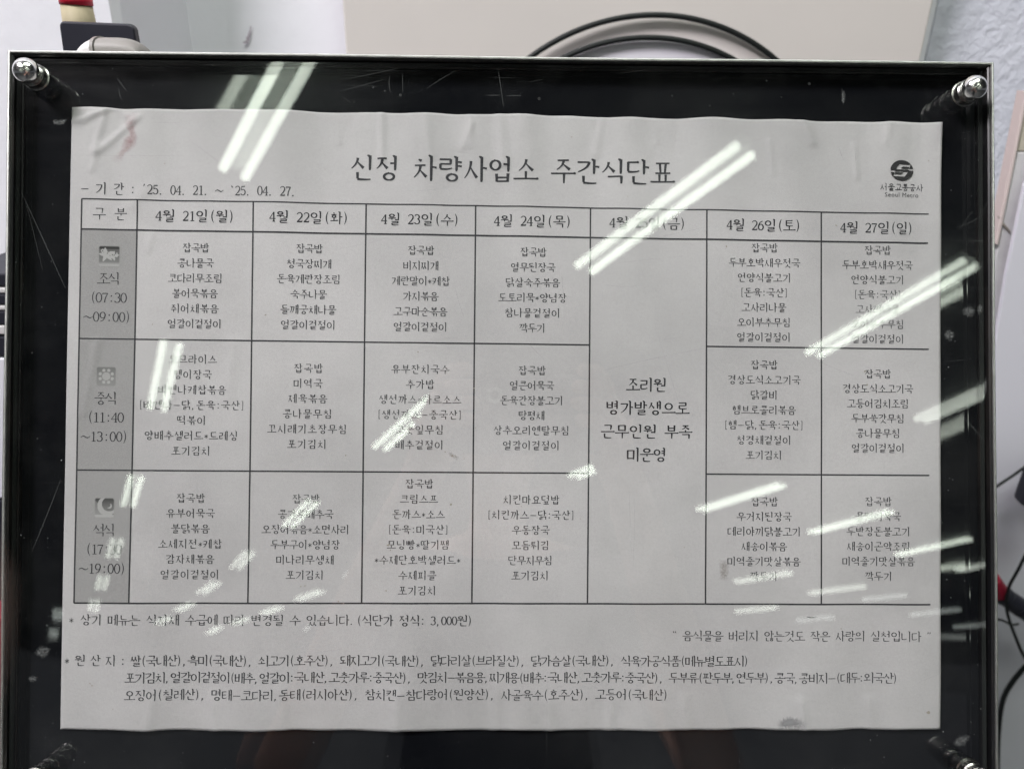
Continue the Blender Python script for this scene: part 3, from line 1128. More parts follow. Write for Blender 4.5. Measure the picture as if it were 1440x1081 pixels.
def hangul(ch):
    n = ord(ch) - 0xAC00
    c, v, j = CHO[n // 588], JUNG[n % 588 // 28], JONG[n % 28]
    o = []
    if v in 'ㅏㅐㅑㅒㅓㅔㅕㅖㅣ':
        wide = v in 'ㅐㅒㅔㅖ'
        ix1 = .46 if wide else .55
        if v in 'ㅓㅕ':
            ix1 = .50
        if v in 'ㅔㅖ':
            ix1 = .42
        xs = .76
        if j:
            o += jamo(c, .09, .13 if c not in 'ㅊㅎ' else .19, ix1, .52, True)
            o += vert_vowel(v, .04, .585, xs, .31)
            o += jamo(j, .30, .665, .82, .95, True, True) if j not in 'ㅅㅆㅈㅊ' else jamo(j, .28, .645, .86, .98, True, True)
        else:
            o += jamo(c, .08, .20 if c not in 'ㅊㅎ' else .26, ix1, .80 if c not in 'ㄱㅋㄲㅅㅆㅈㅊㅉ' else .84, True)
            o += vert_vowel(v, .04, .98, xs, .46)
    elif v in 'ㅗㅛㅜㅠㅡ':
        if j:
            i0, i1 = (.08, .33) if v in 'ㅗㅛ' else ((.07, .35) if v != 'ㅡ' else (.08, .40))
            if c in 'ㅊㅎ':
                i0 += .05
            o += jamo(c, .27, i0, .74, i1, False)
            if v in 'ㅗㅛ':
                yb = .53
                for xx in ((.50,) if v == 'ㅗ' else (.39, .61)):
                    o += [([(xx, .38), (xx, yb)], [VW * .8, VW * .7])]
            else:
                yb = .47 if v != 'ㅡ' else .53
                for xx in {'ㅜ': (.52,), 'ㅠ': (.40, .62), 'ㅡ': ()}[v]:
                    o += [([(xx, yb), (xx, yb + .145)], [VW * .8, VW * .6])]
            o += Hs(.04, yb, .97)
            o += jamo(j, .27, .69 if v in 'ㅜㅠ' else .665, .75, .96, False, True)
        else:
            if v in 'ㅗㅛ':
                o += jamo(c, .24, .16 if c in 'ㅊㅎ' else .12, .77, .54, False)
                for xx in ((.50,) if v == 'ㅗ' else (.38, .62)):
                    o += [([(xx, .56), (xx, .83)], [VW * .85, VW * .7])]
                o += Hs(.03, .84, .98)
            elif v == 'ㅡ':
                o += jamo(c, .24, .19 if c in 'ㅊㅎ' else .14, .77, .60, False)
                o += Hs(.03, .80, .98)
            else:
                o += jamo(c, .25, .14 if c in 'ㅊㅎ' else .09, .75, .46, False)
                o += Hs(.03, .60, .98)
                for xx in ((.53,) if v == 'ㅜ' else (.38, .64)):
                    o += [([(xx, .60), (xx - .005, .97)], [VW * .95, VW * .5])]
    else:
        parts = {'ㅘ': ('ㅗ', 'ㅏ'), 'ㅙ': ('ㅗ', 'ㅐ'), 'ㅚ': ('ㅗ', 'ㅣ'), 'ㅝ': ('ㅜ', 'ㅓ'), 'ㅞ': ('ㅜ', 'ㅔ'), 'ㅟ': ('ㅜ', 'ㅣ'), 'ㅢ': ('ㅡ', 'ㅣ')}[v]
        xs = .78
        ix1 = .52 if v not in 'ㅙㅞ' else .46
        if j:
            o += jamo(c, .12, .12 if c not in 'ㅊㅎ' else .16, ix1, .34, False)
            if parts[0] == 'ㅗ':
                o += [([(.32, .37), (.32, .47)], [VW * .8, VW * .7])]
                yb = .485
            else:
                yb = .43 if parts[0] == 'ㅜ' else .49
            o += [([(.05, yb + .012), (ix1 + .10, yb - .015)], [HW, HW * 1.1])]
            if parts[0] == 'ㅜ':
                o += [([(.33, yb), (.32, yb + .13)], [VW * .8, VW * .5])]
            if parts[1] == 'ㅓ':
                o += [([(.55, .548), (xs + .03, .54)], [HW * 1.25, HW * 1.15])] + Vs(xs + .03, .04, .60)
            else:
                o += vert_vowel(parts[1], .04, .60, xs, .30)
            o += jamo(j, .30, .68, .82, .95, True, True)
        else:
            o += jamo(c, .12, .16 if c not in 'ㅊㅎ' else .20, ix1, .48, False)
            if parts[0] == 'ㅗ':
                o += [([(.32, .52), (.32, .69)], [VW * .8, VW * .7])]
                yb = .70
            else:
                yb = .61 if parts[0] == 'ㅜ' else .72
            o += [([(.05, yb + .014), (ix1 + .11, yb - .018)], [HW, HW * 1.1])]
            if parts[0] == 'ㅜ':
                o += [([(.33, yb), (.32, yb + .27)], [VW * .85, VW * .5])]
            if parts[1] == 'ㅓ':
                o += [([(.55, .79), (xs + .03, .78)], [HW * 1.2, HW * 1.1])] + Vs(xs + .03, .04, .98)
            elif parts[1] == 'ㅔ':
                o += vert_vowel('ㅔ', .04, .98, xs, .74)
            else:
                o += vert_vowel(parts[1], .04, .98, xs, .42)
    return o


# digits and signs: half-width cells, x 0..0.5 of the em
def latin(ch):
    t, T = HW * .85, VW * .92

    def A_(cx, cy, rx, ry, a0, a1, n=14, k=1):
        p = arc(cx, cy, rx, ry, a0, a1, n)
        return [(p, [t + (T - t) * abs(math.cos(math.radians(a0 + (a1 - a0) * i / n))) for i in range(n + 1)])]
    y0, y1, m = .16, .86, .25
    if ch == '0':
        return A_(m, .51, .155, .35, -90, 270, 20)
    if ch == '1':
        return [([(.27, y0), (.27, y1)], [T, T]), ([(.15, .26), (.26, .17)], [t * .8, t]), ([(.15, y1), (.39, y1)], [t, t])]
    if ch == '2':
        p = arc(m, .34, .15, .18, -165, 20, 10) + bez((.38, .46), (.30, .62), (.11, .84), 5)
        return [(p, [t] * 3 + taper(8, t, T) + taper(6, T, t)), ([(.09, .835), (.40, .835)], [T * .9, T * .9]), ([(.40, .85), (.41, .72)], [t, t * .6])]
    if ch == '3':
        return A_(.23, .33, .14, .17, -150, 80) + A_(.23, .67, .16, .19, -85, 155)
    if ch == '4':
        return [([(.32, y0), (.32, y1)], [T, T]), ([(.31, .17), (.07, .64)], [t, t]), ([(.06, .65), (.43, .65)], [t, t]), ([(.23, y1), (.40, y1)], [t, t])]
    if ch == '5':
        return [([(.13, .19), (.37, .18)], [T * .8, T * .8]), ([(.14, .17), (.125, .48)], [t, t])] + A_(.23, .63, .16, .22, -130, 150)
    if ch == '6':
        return A_(m, .64, .15, .22, -90, 270, 18) + [(bez((.37, .19), (.12, .24), (.11, .64), 6), taper(7, t, T))]
    if ch == '7':
        return [([(.10, .20), (.41, .20)], [T * .8, T * .8]), (bez((.40, .2), (.24, .5), (.22, .87), 5), taper(6, t, T)), ([(.105, .18), (.10, .30)], [t, t * .6])]
    if ch == '8':
        return A_(m, .33, .125, .165, -90, 270, 16) + A_(m, .68, .155, .185, -90, 270, 16)
    if ch == '9':
        return A_(m, .38, .15, .22, -90, 270, 18) + [(bez((.39, .38), (.38, .78), (.12, .84), 6), taper(7, T, t))]
    if ch == '(':
        p = bez((.42, .03), (.16, .50), (.42, .99), 8)
        return [(p, [t * .6, t, T * .7, T * .8, T * .8, T * .8, T * .7, t, t * .6])]
    if ch == ')':
        p = bez((.08, .03), (.34, .50), (.08, .99), 8)
        return [(p, [t * .6, t, T * .7, T * .8, T * .8, T * .8, T * .7, t, t * .6])]
    if ch == '[':
        return [([(.27, .06), (.27, .98)], [t * 1.2] * 2), ([(.26, .08), (.40, .08)], [t, t]), ([(.26, .96), (.40, .96)], [t, t])]
    if ch == ']':
        return [([(.23, .06), (.23, .98)], [t * 1.2] * 2), ([(.10, .08), (.24, .08)], [t, t]), ([(.10, .96), (.24, .96)], [t, t])]
    if ch == ':':
        return [([(.25, .33), (.25, .43)], [.10, .10]), ([(.25, .72), (.25, .82)], [.10, .10])]
    if ch == '.':
        return [([(.16, .79), (.16, .89)], [.10, .10])]
    if ch == ',':
        return [([(.18, .80), (.18, .89), (.11, 1.02)], [.11, .09, .03])]
    if ch == '-':
        return [([(.12, .55), (.74, .55)], [t * 1.15] * 2)]
    if ch == '~':
        return [(bez((.04, .58), (.20, .40), (.38, .54), 6) + bez((.38, .54), (.56, .68), (.72, .48), 6)[1:], [t] * 3 + [T * .8] * 7 + [t] * 3)]
    if ch == '*':
        r = []
        for a in (90, 30, 150):
            dx, dy = .20 * math.cos(math.radians(a)), .21 * math.sin(math.radians(a))
            r.append(([(.25 - dx, .55 - dy), (.25 + dx, .55 + dy)], [t, t]))
        return r
    if ch in '’‘':
        s = 1 if ch == '’' else -1
        return [([(.25 + .03 * s, .10), (.25 + .02 * s, .18), (.25 - .05 * s, .27)], [.09, .08, .03] if s > 0 else [.03, .08, .09])]
    if ch in '“”':
        s = 1 if ch == '”' else -1
        return [([(.25 + k_ + .03 * s, .10), (.25 + k_ + .02 * s, .18), (.25 + k_ - .04 * s, .27)], [.09, .08, .03]) for k_ in (-.08, .10)]
    return []


ADV = {'-': .86, '~': .76, ' ': .5}


def glyph(ch):
    if ch not in GL:
        GL[ch] = hangul(ch) if '가' <= ch <= '힣' else latin(ch)
    return GL[ch]


def adv(ch):
    return 1.0 if '가' <= ch <= '힣' else ADV.get(ch, .5)


PX = (on_board(900, 540) - on_board(700, 540)).length / 200     # metres per photo pixel on the sheet


def text(P_, s, x, y, em, width=None, align='c', bold=1.0, asp=1.0, gap=None, uni=False):
    """set one line: x, y = measured place of its centre (or left end), em and width in photo pixels"""
    nat = sum(adv(c) for c in s)
    if width is None:
        width = nat * em
    step = (width - asp * em * adv(s[-1]) * .96) / max(1e-6, nat - adv(s[-1])) if len(s) > 1 else em
    o = on_board(x, y, .001)
    tot = width
    cx = o.x - (tot / 2 * PX if align == 'c' else 0)
    rnd_ = random.Random(hash((len(s), round(x), round(y))) & 0xffff)
    for ch in s:
        wx = 1.22 if ch in '0123456789' else 1.0
        for pts, ws in glyph(ch):
            q = [(cx + (.25 + (p[0] - .25) * wx if wx > 1 else p[0] + (-.05 if ch == '(' else .03 if ch == ')' else 0)) * em * asp * PX, o.y + (.5 - p[1]) * em * PX) for p in pts]
            ww = [(.066 if uni else wd) * em * PX * bold for wd in ws]
            P_.strip(q, ww)
        cx += step * adv(ch) * PX


def rule(P_, p, q, wpx, n=None):
    a, b = on_board(*p, .001), on_board(*q, .001)
    L = (b - a).length
    n = n or max(2, int(L / .003))
    pts = [(a.x + (b.x - a.x) * k / n, a.y + (b.y - a.y) * k / n) for k in range(n + 1)]
    P_.strip(pts, [wpx * PX] * (n + 1))


# grey tint of the first column
P_ = Print(.00006)
cx_t = [(116, 280), (194, 281.5)]
colL = lambda y: 116 + (104.8 - 116) * (y - 280) / (847 - 280)
colX = {
    1: lambda y: 194 + (182.3 - 194) * (y - 280) / 567, 2: lambda y: 357 + (349 - 357) * (y - 283) / 565,
    3: lambda y: 515 + (508.5 - 515) * (y - 287) / 561, 4: lambda y: 669 + (663.5 - 669) * (y - 290) / 558,
    5: lambda y: 830.5 + (826 - 830.5) * (y - 292) / 556, 6: lambda y: 993.5 + (991.8 - 993.5) * (y - 294) / 554,
    7: lambda y: 1155 + (1154 - 1155) * (y - 298) / 551}
rowT = lambda x: 280 + (301 - 280) * (x - 116) / 1190
rowH = lambda x: 322.5 + (342 - 322.5) * (x - 115) / 1190
rowB = lambda x: 476 + (491 - 476) * (x - 112) / 1194
rowL = lambda x: 660.5 + (668 - 660.5) * (x - 109) / 1197
rowD = lambda x: 847 + (849 - 847) * (x - 104) / 1202
m_t = 170
for k in range(m_t):
    for g in range(24):
        def at_(a, b):
            yy = 323 + (847 - 323) * a
            xx = colL(yy) + (colX[1](yy) - colL(yy)) * b
            r = on_board(xx, yy, .001)
            return (r.x, r.y)
        P_.poly([at_((k + 1) / m_t, g / 24), at_((k + 1) / m_t, (g + 1) / 24), at_(k / m_t, (g + 1) / 24), at_(k / m_t, g / 24)])
P_.build('shaded_column', m_shade)

# table rules
P_ = Print()
TH = 1.9
rule(P_, (116, rowT(116)), (1306, rowT(1306)), 1.7)
rule(P_, (115, rowH(115)), (1305, rowH(1305)), 2.3)
for f_ in (rowB, rowL):
    rule(P_, (colL(f_(110)), f_(110)), (colX[5](f_(828)), f_(828)), TH)
    rule(P_, (colX[6](f_(992)), f_(992)), (1306, f_(1306)), TH)
rule(P_, (colL(847), rowD(105)), (1307, rowD(1307)), 2.1)
rule(P_, (116, 280), (colL(847.2), 847.2), 2.0)
for k in range(1, 8):
    c_ = colX[k]
    t0 = rowT(c_(285))
    rule(P_, (c_(t0), t0), (c_(848), 848), 2.0)
P_.build('table_rules', m_ink)


def block(lines, cx0, cx1, y0, dy, em, advpx, ysl=0, bold=1.0, mat=None, name='dish_line'):
    n = len(lines)
    for k, s in enumerate(lines):
        P_ = Print()
        t = k / max(1, n - 1)
        nat = sum(adv(c) for c in s)
        ap = advpx[k] if isinstance(advpx, (list, tuple)) else advpx
        wd = nat * ap - (ap - em * .93) * .9
        text(P_, s, cx0 + (cx1 - cx0) * t, y0 + dy * k, em, wd, bold=bold * 1.06, asp=.97)
        P_.build(name, mat or m_ink_soft)


# title, period, logo
P_ = Print()
o_w = 458
text(P_, '신정 차량사업소 주간식단표', 721, 239.5, 37.5, 457, bold=1.10, asp=.98)
P_.build('title', m_ink)
P_ = Print()
text(P_, '- 기 간 : ’25. 04. 21. ~ ‘25. 04. 27.', 266, 267.5, 18, 298, bold=1.0, asp=.9)
P_.build('period_line', m_ink_soft)
for s, x, y, wd in (('4월 21일(월)', 275, 304, 110), ('4월 22일(화)', 435.5, 306, 110), ('4월 23일(수)', 591.5, 309, 110), ('4월 24일(목)', 749.5, 311.5, 110),
                    ('4월 25일(금)', 911, 314, 109), ('4월 26일(토)', 1074, 317, 107), ('4월 27일(일)', 1233.5, 320.5, 106)):
    P_ = Print()
    text(P_, s, x, y, 18.5, wd, bold=1.12)
    P_.build('date_header', m_ink)
P_ = Print()
text(P_, '구 분', 155, 301, 18, 46, bold=.95)
P_.build('column_heading', m_ink_soft)
for lab, x, y in (('조식|(07:30|~09:00)', 153, 392), ('중식|(11:40|~13:00)', 149, 560), ('석식|(17:30|~19:00)', 146.5, 745)):
    P_ = Print()
    a, b, c = lab.split('|')
    text(P_, a, x, y, 18.5, 31.5, bold=.9)
    P_.build('meal_name', m_ink)
    P_ = Print()
    text(P_, b, x - .5, y + 26.5, 18.5, 51, bold=.9, asp=1.05)
    P_.build('meal_time', m_ink)
    P_ = Print()
    text(P_, c, x - 1.5, y + 53.5, 18.5, 66, bold=.9, asp=1.0)
    P_.build('meal_time', m_ink)

EM = 13.6
BF = [
    (['잡곡밥', '콩나물국', '코다리무조림', '볼어묵볶음', '쥐어채볶음', '얼갈이겉절이'], 275.5, 273.5, 348.8, 21.3, [12.5, 12.6, 12.6, 12.7, 13.4, 12.5]),
    (['잡곡밥', '청국장찌개', '돈육계란장조림', '숙주나물', '들깨궁채나물', '얼갈이겉절이'], 435, 433.3, 349.8, 21.4, [12.3, 12.4, 12.5, 12.5, 12.9, 12.6]),
    (['잡곡밥', '비지찌개', '계란말이*케찹', '가지볶음', '고구마순볶음', '얼갈이겉절이'], 592, 591, 352.6, 21.4, 12.5),
    (['잡곡밥', '열무된장국', '닭살숙주볶음', '도토리묵*양념장', '참나물겉절이', '깍두기'], 749.5, 748, 355, 21.3, [12.5, 12.6, 12.8, 12.8, 13.1, 12.2]),
    (['잡곡밥', '두부호박새우젓국', '언양식불고기', '[돈육:국산]', '고사리나물', '오이부추무침', '얼갈이겉절이'], 1074.7, 1073.3, 348.8, 20.9, 12.8),
    (['잡곡밥', '두부호박새우젓국', '언양식불고기', '[돈육:국산]', '고사리나물', '오이부추무침', '얼갈이겉절이'], 1233.7, 1234, 352, 20.75, 12.7)]
LU = [
    (['오므라이스', '팽이장국', '비엔나케찹볶음', '[비엔나-닭,돈육:국산]', '떡볶이', '양배추샐러드*드레싱', '포기김치'], 271, 268.5, 505, 21.45, 13.6),
    (['잡곡밥', '미역국', '제육볶음', '콩나물무침', '꼬시래기초장무침', '포기김치'], 433.5, 431.3, 517.8, 21.3, 13.9),
    (['유부잔치국수', '추가밥', '생선까스*타르소스', '[생선까스-중국산]', '고춧잎무침', '배추겉절이'], 591, 589.5, 519.2, 21.2, 13.6),
    (['잡곡밥', '얼큰어묵국', '돈육간장불고기', '탕평채', '상추오리엔탈무침', '얼갈이겉절이'], 747.8, 746.6, 521, 21, [13.2, 12.5, 12.6, 12.3, 13.4, 13.4]),
    (['잡곡밥', '경상도식소고기국', '닭갈비', '햄브로콜리볶음', '[햄-닭,돈육:국산]', '청경채겉절이', '포기김치'], 1073.8, 1073.2, 513, 21.1, 13.0),
    (['잡곡밥', '경상도식소고기국', '고등어김치조림', '두부쑥갓무침', '콩나물무침', '얼갈이겉절이'], 1234, 1233.8, 525.8, 20.8, 12.7)]
DI = [
    (['잡곡밥', '유부어묵국', '불닭볶음', '소세지전*케찹', '감자채볶음', '얼갈이겉절이'], 268.3, 267, 700, 21.4, 13.5),
    (['잡곡밥', '콩가루배추국', '오징어볶음*소면사리', '두부구이*양념장', '미나리무생채', '포기김치'], 430.2, 428.5, 701.2, 21.35, [12.9, 12.8, 12.7, 12.8, 13.5, 13.2]),
    (['잡곡밥', '크림스프', '돈까스*소스', '[돈육:미국산]', '모닝빵*딸기쨈', '*수제단호박샐러드*', '수제피클', '포기김치'], 589.3, 586.2, 680, 21.4, 13.4),
    (['치킨마요덮밥', '[치킨까스-닭:국산]', '우동장국', '모듬튀김', '단무지무침', '포기김치'], 746.8, 745, 702.3, 21.3, [13.3, 13.3, 13.3, 13.2, 12.4, 13.2]),
    (['잡곡밥', '우거지된장국', '데리야끼닭불고기', '새송이볶음', '미역줄기맛살볶음', '깍두기'], 1073.8, 1073, 704.8, 20.95, 13.0),
    (['잡곡밥', '물떡어묵국', '두반장돈불고기', '새송이곤약조림', '미역줄기맛살볶음', '깍두기'], 1234, 1234.3, 704.8, 20.95, 13.0)]
for meal in (BF, LU, DI):
    for lines, ca, cb, y0, dy, ap in meal:
        block(lines, ca, cb, y0, dy, EM, ap)
for s, x, y, wd in (('조리원', 908.5, 541, 58), ('병가발생으로', 910, 573.5, 118), ('근무인원 부족', 908.5, 606.5, 129), ('미운영', 908.5, 639, 57)):
    P_ = Print()
    text(P_, s, x, y, 20.5, wd, bold=1.18)
    P_.build('closure_notice', m_ink)
P_ = Print()
text(P_, '* 상기 메뉴는 식자재 수급에 따라 변경될 수 있습니다.', 299, 871, 16, 391, bold=.98)
text(P_, '(식단가 정식: 3,000원)', 583, 872, 16, 162, bold=1.16)
P_.build('price_note', m_ink_soft)
P_ = Print()
text(P_, '“ 음식물을 버리지 않는것도 작은 사랑의 실천입니다 ”', 1127, 893.5, 15.5, 366, bold=.98)
P_.build('slogan', m_ink_soft)
P_ = Print()
text(P_, '* 원 산 지 : 쌀(국내산),흑미(국내산), 쇠고기(호주산), 돼지고기(국내산), 닭다리살(브라질산), 닭가슴살(국내산), 식육가공식품(메뉴별도표시)', 577, 928.3, 16, 946, bold=1.08)
P_.build('origin_note', m_ink_soft)
P_ = Print()
text(P_, '포기김치,얼갈이겉절이(배추,얼갈이:국내산,고춧가루:중국산), 맛김치-볶음용,찌개용(배추:국내산,고춧가루:중국산), 두부류(판두부,연두부),콩국,콩비지-(대두:외국산)', 725.5, 952, 16, 1073, bold=1.08)
P_.build('origin_note', m_ink_soft)
P_ = Print()
text(P_, '오징어(칠레산), 명태-코다리,동태(러시아산), 참치캔-참다랑어(원양산), 사골육수(호주산), 고등어(국내산)', 561, 976, 16, 750, bold=1.08)
P_.build('origin_note', m_ink_soft)

# logo: disc with an S cut by two slanting channels
LOGO_LIFT = .00035
lo = on_board(1268, 240, .001)
lrx, lry = 17.3 * PX, 14.5 * PX


def clip_poly(y_a, y_b, n=16):
    """part of the disc between two heights (unit, y down)"""
    L_, R_ = [], []
    for k in range(n + 1):
        y = y_a + (y_b - y_a) * k / n
        x = math.sqrt(max(0, 1 - y * y))
        L_.append((-x, y))
        R_.append((x, y))
    return L_, R_


P_ = Print(LOGO_LIFT)


def lp(pts):
    P_.poly([(lo.x + x * lrx, lo.y - y * lry) for x, y in pts][::-1])


def band(y_a, y_b, fl, fr, n=10):
    """fill between x=fl(y) and x=fr(y)"""
    for k in range(n):
        a, b = y_a + (y_b - y_a) * k / n, y_a + (y_b - y_a) * (k + 1) / n
        if fr(a) - fl(a) < .002 and fr(b) - fl(b) < .002:
            continue
        lp([(fl(a), a), (fr(a), a), (fr(b), b), (fl(b), b)])


cl = lambda y: -math.sqrt(max(0, 1 - y * y))
cr = lambda y: math.sqrt(max(0, 1 - y * y))
for sg in (1, -1):                                  # point-symmetric halves
    def bd(a, b, fl, fr, n=10):
        if sg == 1:
            band(a, b, fl, fr, n)
        else:
            for k in range(n):
                p, q = a + (b - a) * k / n, a + (b - a) * (k + 1) / n
                lp([(-fl(p), -p), (-fr(p), -p), (-fr(q), -q), (-fl(q), -q)])
    lS = lambda y: -.52 + .30 * ((-.09 - y) / .50) ** 1.4 if y < -.09 else -.52
    bd(-1, -.60, cl, cr, 12)
    bd(-.60, -.10, cl, lambda y: max(cl(y), lS(y)), 10)
    bd(-.38, -.20, lambda y: -.13 + .2 * (-.20 - y) / .18, lambda y: max(.0, min(cr(y), .62)) - (.0), 4)
    bd(-.60, -.20, lambda y: .76 - .12 * (y + .6) / .4, cr, 8)
    bd(-.095, .02, cl if False else (lambda y: -.98), lambda y: .62, 2)
P_.build('logo_mark', m_logo)
P_ = Print()
SV = (HW, VW)
text(P_, '서울교통공사', 1268, 263.6, 10.8, 63, bold=1.35, asp=1.0, uni=True)
P_.build('logo_name', m_ink_soft)
fc = bpy.data.curves.new('logo_latin', 'FONT')
fc.body = 'Seoul Metro'
fc.align_x, fc.align_y = 'CENTER', 'CENTER'
fc.size = .0030
fc.space_character = 1.12
fo = bpy.data.objects.new('logo_latin_name', fc)
C.objects.link(fo)
bpy.context.view_layer.update()
me = bpy.data.meshes.new_from_object(fo.evaluated_get(bpy.context.evaluated_depsgraph_get()))
bpy.data.objects.remove(fo)
lc = on_board(1268, 274.6, .001)
for vv in me.vertices:
    vv.co.x = vv.co.x * 1.02 + lc.x
    vv.co.y += lc.y
    vv.co.z = float(paper_z(vv.co.x, vv.co.y)) + .00012
o = link('logo_latin_name', me, m_ink_soft)
me.materials.clear()
me.materials.append(m_ink_soft.m)
o.parent = sheet


# meal icons: toner density on a fine grid
m_toner = Mat('toner_density', (.5, .5, .5, 1), .75, spec=.2)
_at = m_toner.n('ShaderNodeAttribute', attribute_name='toner')
m_toner.l(m_toner.ramp(_at.outputs['Fac'], [(0, (.38, .38, .375)), (1, (.02, .02, .02))]), m_toner.b.inputs['Base Color'])


def icon(cx, cy, half, kind_):
    c = on_board(cx, cy, .001)
    h = half * PX
    N = 44

    def in_star(x, y, r, r2, n, a0=90):
        d, t = math.hypot(x, y), (math.degrees(math.atan2(y, x)) - a0) % (360 / n)
        u = abs(t - 180 / n) / (180 / n)
        return d < r2 + (r - r2) * u ** 1.5

    def dens(x, y):
        edge = max(abs(x), abs(y))
        if kind_ == 'star':
            d = .45 + .30 * min(1, max(0, (y + 1) / 1.6))
            if y > .72:
                d = .95
            if y < -.55:
                d *= max(.12, 1 - (-.55 - y) / .35)
            if in_star(x + .28, y - .12, .74, .30, 5, 100) or in_star(x - .34, y - .05, .52, .24, 5, 75) or in_star(x - .72, y - .12, .26, .10, 4, 90):
                d = .04
            if math.hypot(x + .62, y - .52) < .17 and not math.hypot(x + .62, y - .52) < .07:
                d = .05
            for (ex, ey) in ((.30, .14), (.46, .10), (-.18, .28)):
                if math.hypot(x - ex, y - ey) < .06:
                    d = .7
        elif kind_ == 'sun':
            d = .48 + .12 * y
            t = math.atan2(y, x)
            r = math.hypot(x, y)
            if r < .44 or any(math.hypot(x - .68 * math.cos(q), y - .68 * math.sin(q)) < .17 for q in [math.pi * (k + .5) / 4 for k in range(8)]):
                d = .06 + .10 * abs(math.sin(5 * t)) * (r < .5)
        else:
            d = .62 + .30 * max(0, y)
            if x + y < -.2:
                d = .45 + .2 * y
            r1, r2 = math.hypot(x - .30, y - .22), math.hypot(x - .48, y - .38)
            if r1 < 1.02 and r2 > .74:
                d = .05
            if math.hypot(x - .50, y - .18) < .26 and math.hypot(x - .36, y - .28) > .24:
                d = .06
            if y < -.72:
                d = .03
        if edge > .93:
            d = d * .5 + (.1 if kind_ != 'sun' else .2)
        return d
    v, f, dn = [], [], []
    for j in range(N + 1):
        for i in range(N + 1):
            x, y = -1 + 2 * i / N, -1 + 2 * j / N
            # slightly rounded corners
            if abs(x) > .9 and abs(y) > .9:
                k_ = .96
            else:
                k_ = 1
            X_, Y_ = c.x + x * h * k_, c.y + y * h * k_
            v.append((X_, Y_, float(paper_z(X_, Y_)) + .00015))
            dn.append(max(0, min(1, dens(x, y))))
    for j in range(N):
        for i in range(N):
            q = j * (N + 1) + i
            f.append((q, q + 1, q + N + 2, q + N + 1))
    o = py_obj('meal_icon', v, f, m_toner)
    at_ = o.data.attributes.new('toner', 'FLOAT', 'POINT')
    at_.data.foreach_set('value', dn)
    o.parent = sheet
    lab = {'star': 'grey square icon of pale stars on the breakfast row', 'sun': 'grey square icon of a pale sun on the lunch row', 'moon': 'grey square icon of a crescent moon on the dinner row'}[kind_]
    o['label'] = lab


icon(154.2, 360.5, 14.2, 'star')
icon(150, 529, 12.8, 'sun')
icon(147.5, 713.5, 13.4, 'moon')


# stains and specks on the sheet
def blob(P_, x, y, rx, ry, rot=0, n=18, jag=.25, seed=1):
    rnd = random.Random(seed)
    ph = [rnd.uniform(0, 6.28) for _ in range(3)]
    pts = []
    c = on_board(x, y, .001)
    for k in range(n):
        t = 2 * math.pi * k / n
        q = 1 + jag * (.5 * math.sin(2 * t + ph[0]) + .35 * math.sin(3 * t + ph[1]) + .3 * math.sin(5 * t + ph[2]))
        a, b = rx * q * math.cos(t) * PX, ry * q * math.sin(t) * PX
        pts.append((c.x + a * math.cos(rot) - b * math.sin(rot), c.y + a * math.sin(rot) + b * math.cos(rot)))
    P_.poly(pts)


def soft(name, col, amount=.6, scale=600, lo=.35, hi=.75):
    """thin stain that thins out towards its rim (attribute 'cover') and is broken up by grain"""
    m = Mat(name, col, .85, spec=.1)
    at = m.n('ShaderNodeAttribute', attribute_name='cover')
    nn_ = m.ramp(m.noise(scale, 4, .7), [(lo, (.12,) * 3), (hi, (1,) * 3)])
    m.l(m.math('MULTIPLY', m.math('MULTIPLY', at.outputs['Fac'], nn_), amount, True), m.b.inputs['Alpha'])
    return m


def soft_patch(name, centre_line, widths, mat, zf, parent, jag=.25, seed=1, label=None):
    """strip or blob along a line in the board frame, full in the middle, nothing at the rim"""
    rnd = random.Random(seed)
    M = 10
    v, f, cov = [], [], []
    n = len(centre_line)
    for i in range(n):
        x, y = centre_line[i]
        ax, ay = centre_line[max(0, i - 1)]
        bx, by = centre_line[min(n - 1, i + 1)]
        L = math.hypot(bx - ax, by - ay) or 1
        nx, ny = -(by - ay) / L, (bx - ax) / L
        endf = min(1, min(i, n - 1 - i) / (n * .22))
        w_ = widths[i] * (1 + jag * rnd.uniform(-1, 1))
        for k in range(M + 1):
            t = -1 + 2 * k / M
            X_, Y_ = x + nx * w_ * t, y + ny * w_ * t
            v.append((X_, Y_, zf(X_, Y_)))
            cov.append((1 - t * t) ** 1.2 * endf)
    for i in range(n - 1):
        for k in range(M):
            q = i * (M + 1) + k
            f.append((q, q + M + 1, q + M + 2, q + 1))
    o = py_obj(name, v, f, mat)
    at = o.data.attributes.new('cover', 'FLOAT', 'POINT')
    at.data.foreach_set('value', cov)
    if parent is sheet:
        o.parent = sheet
    else:
        o.matrix_world = BM
        o.parent = parent
        o.matrix_parent_inverse = FM.inverted()
    if label:
        o['label'] = label
    return o


def pline(pts, n=26, z=.001):
    a = [on_board(*q, z).to_3d() for q in pts]
    c = smooth_curve(a, max(2, n // (len(pts) - 1)))
    return [(q.x, q.y) for q in c]


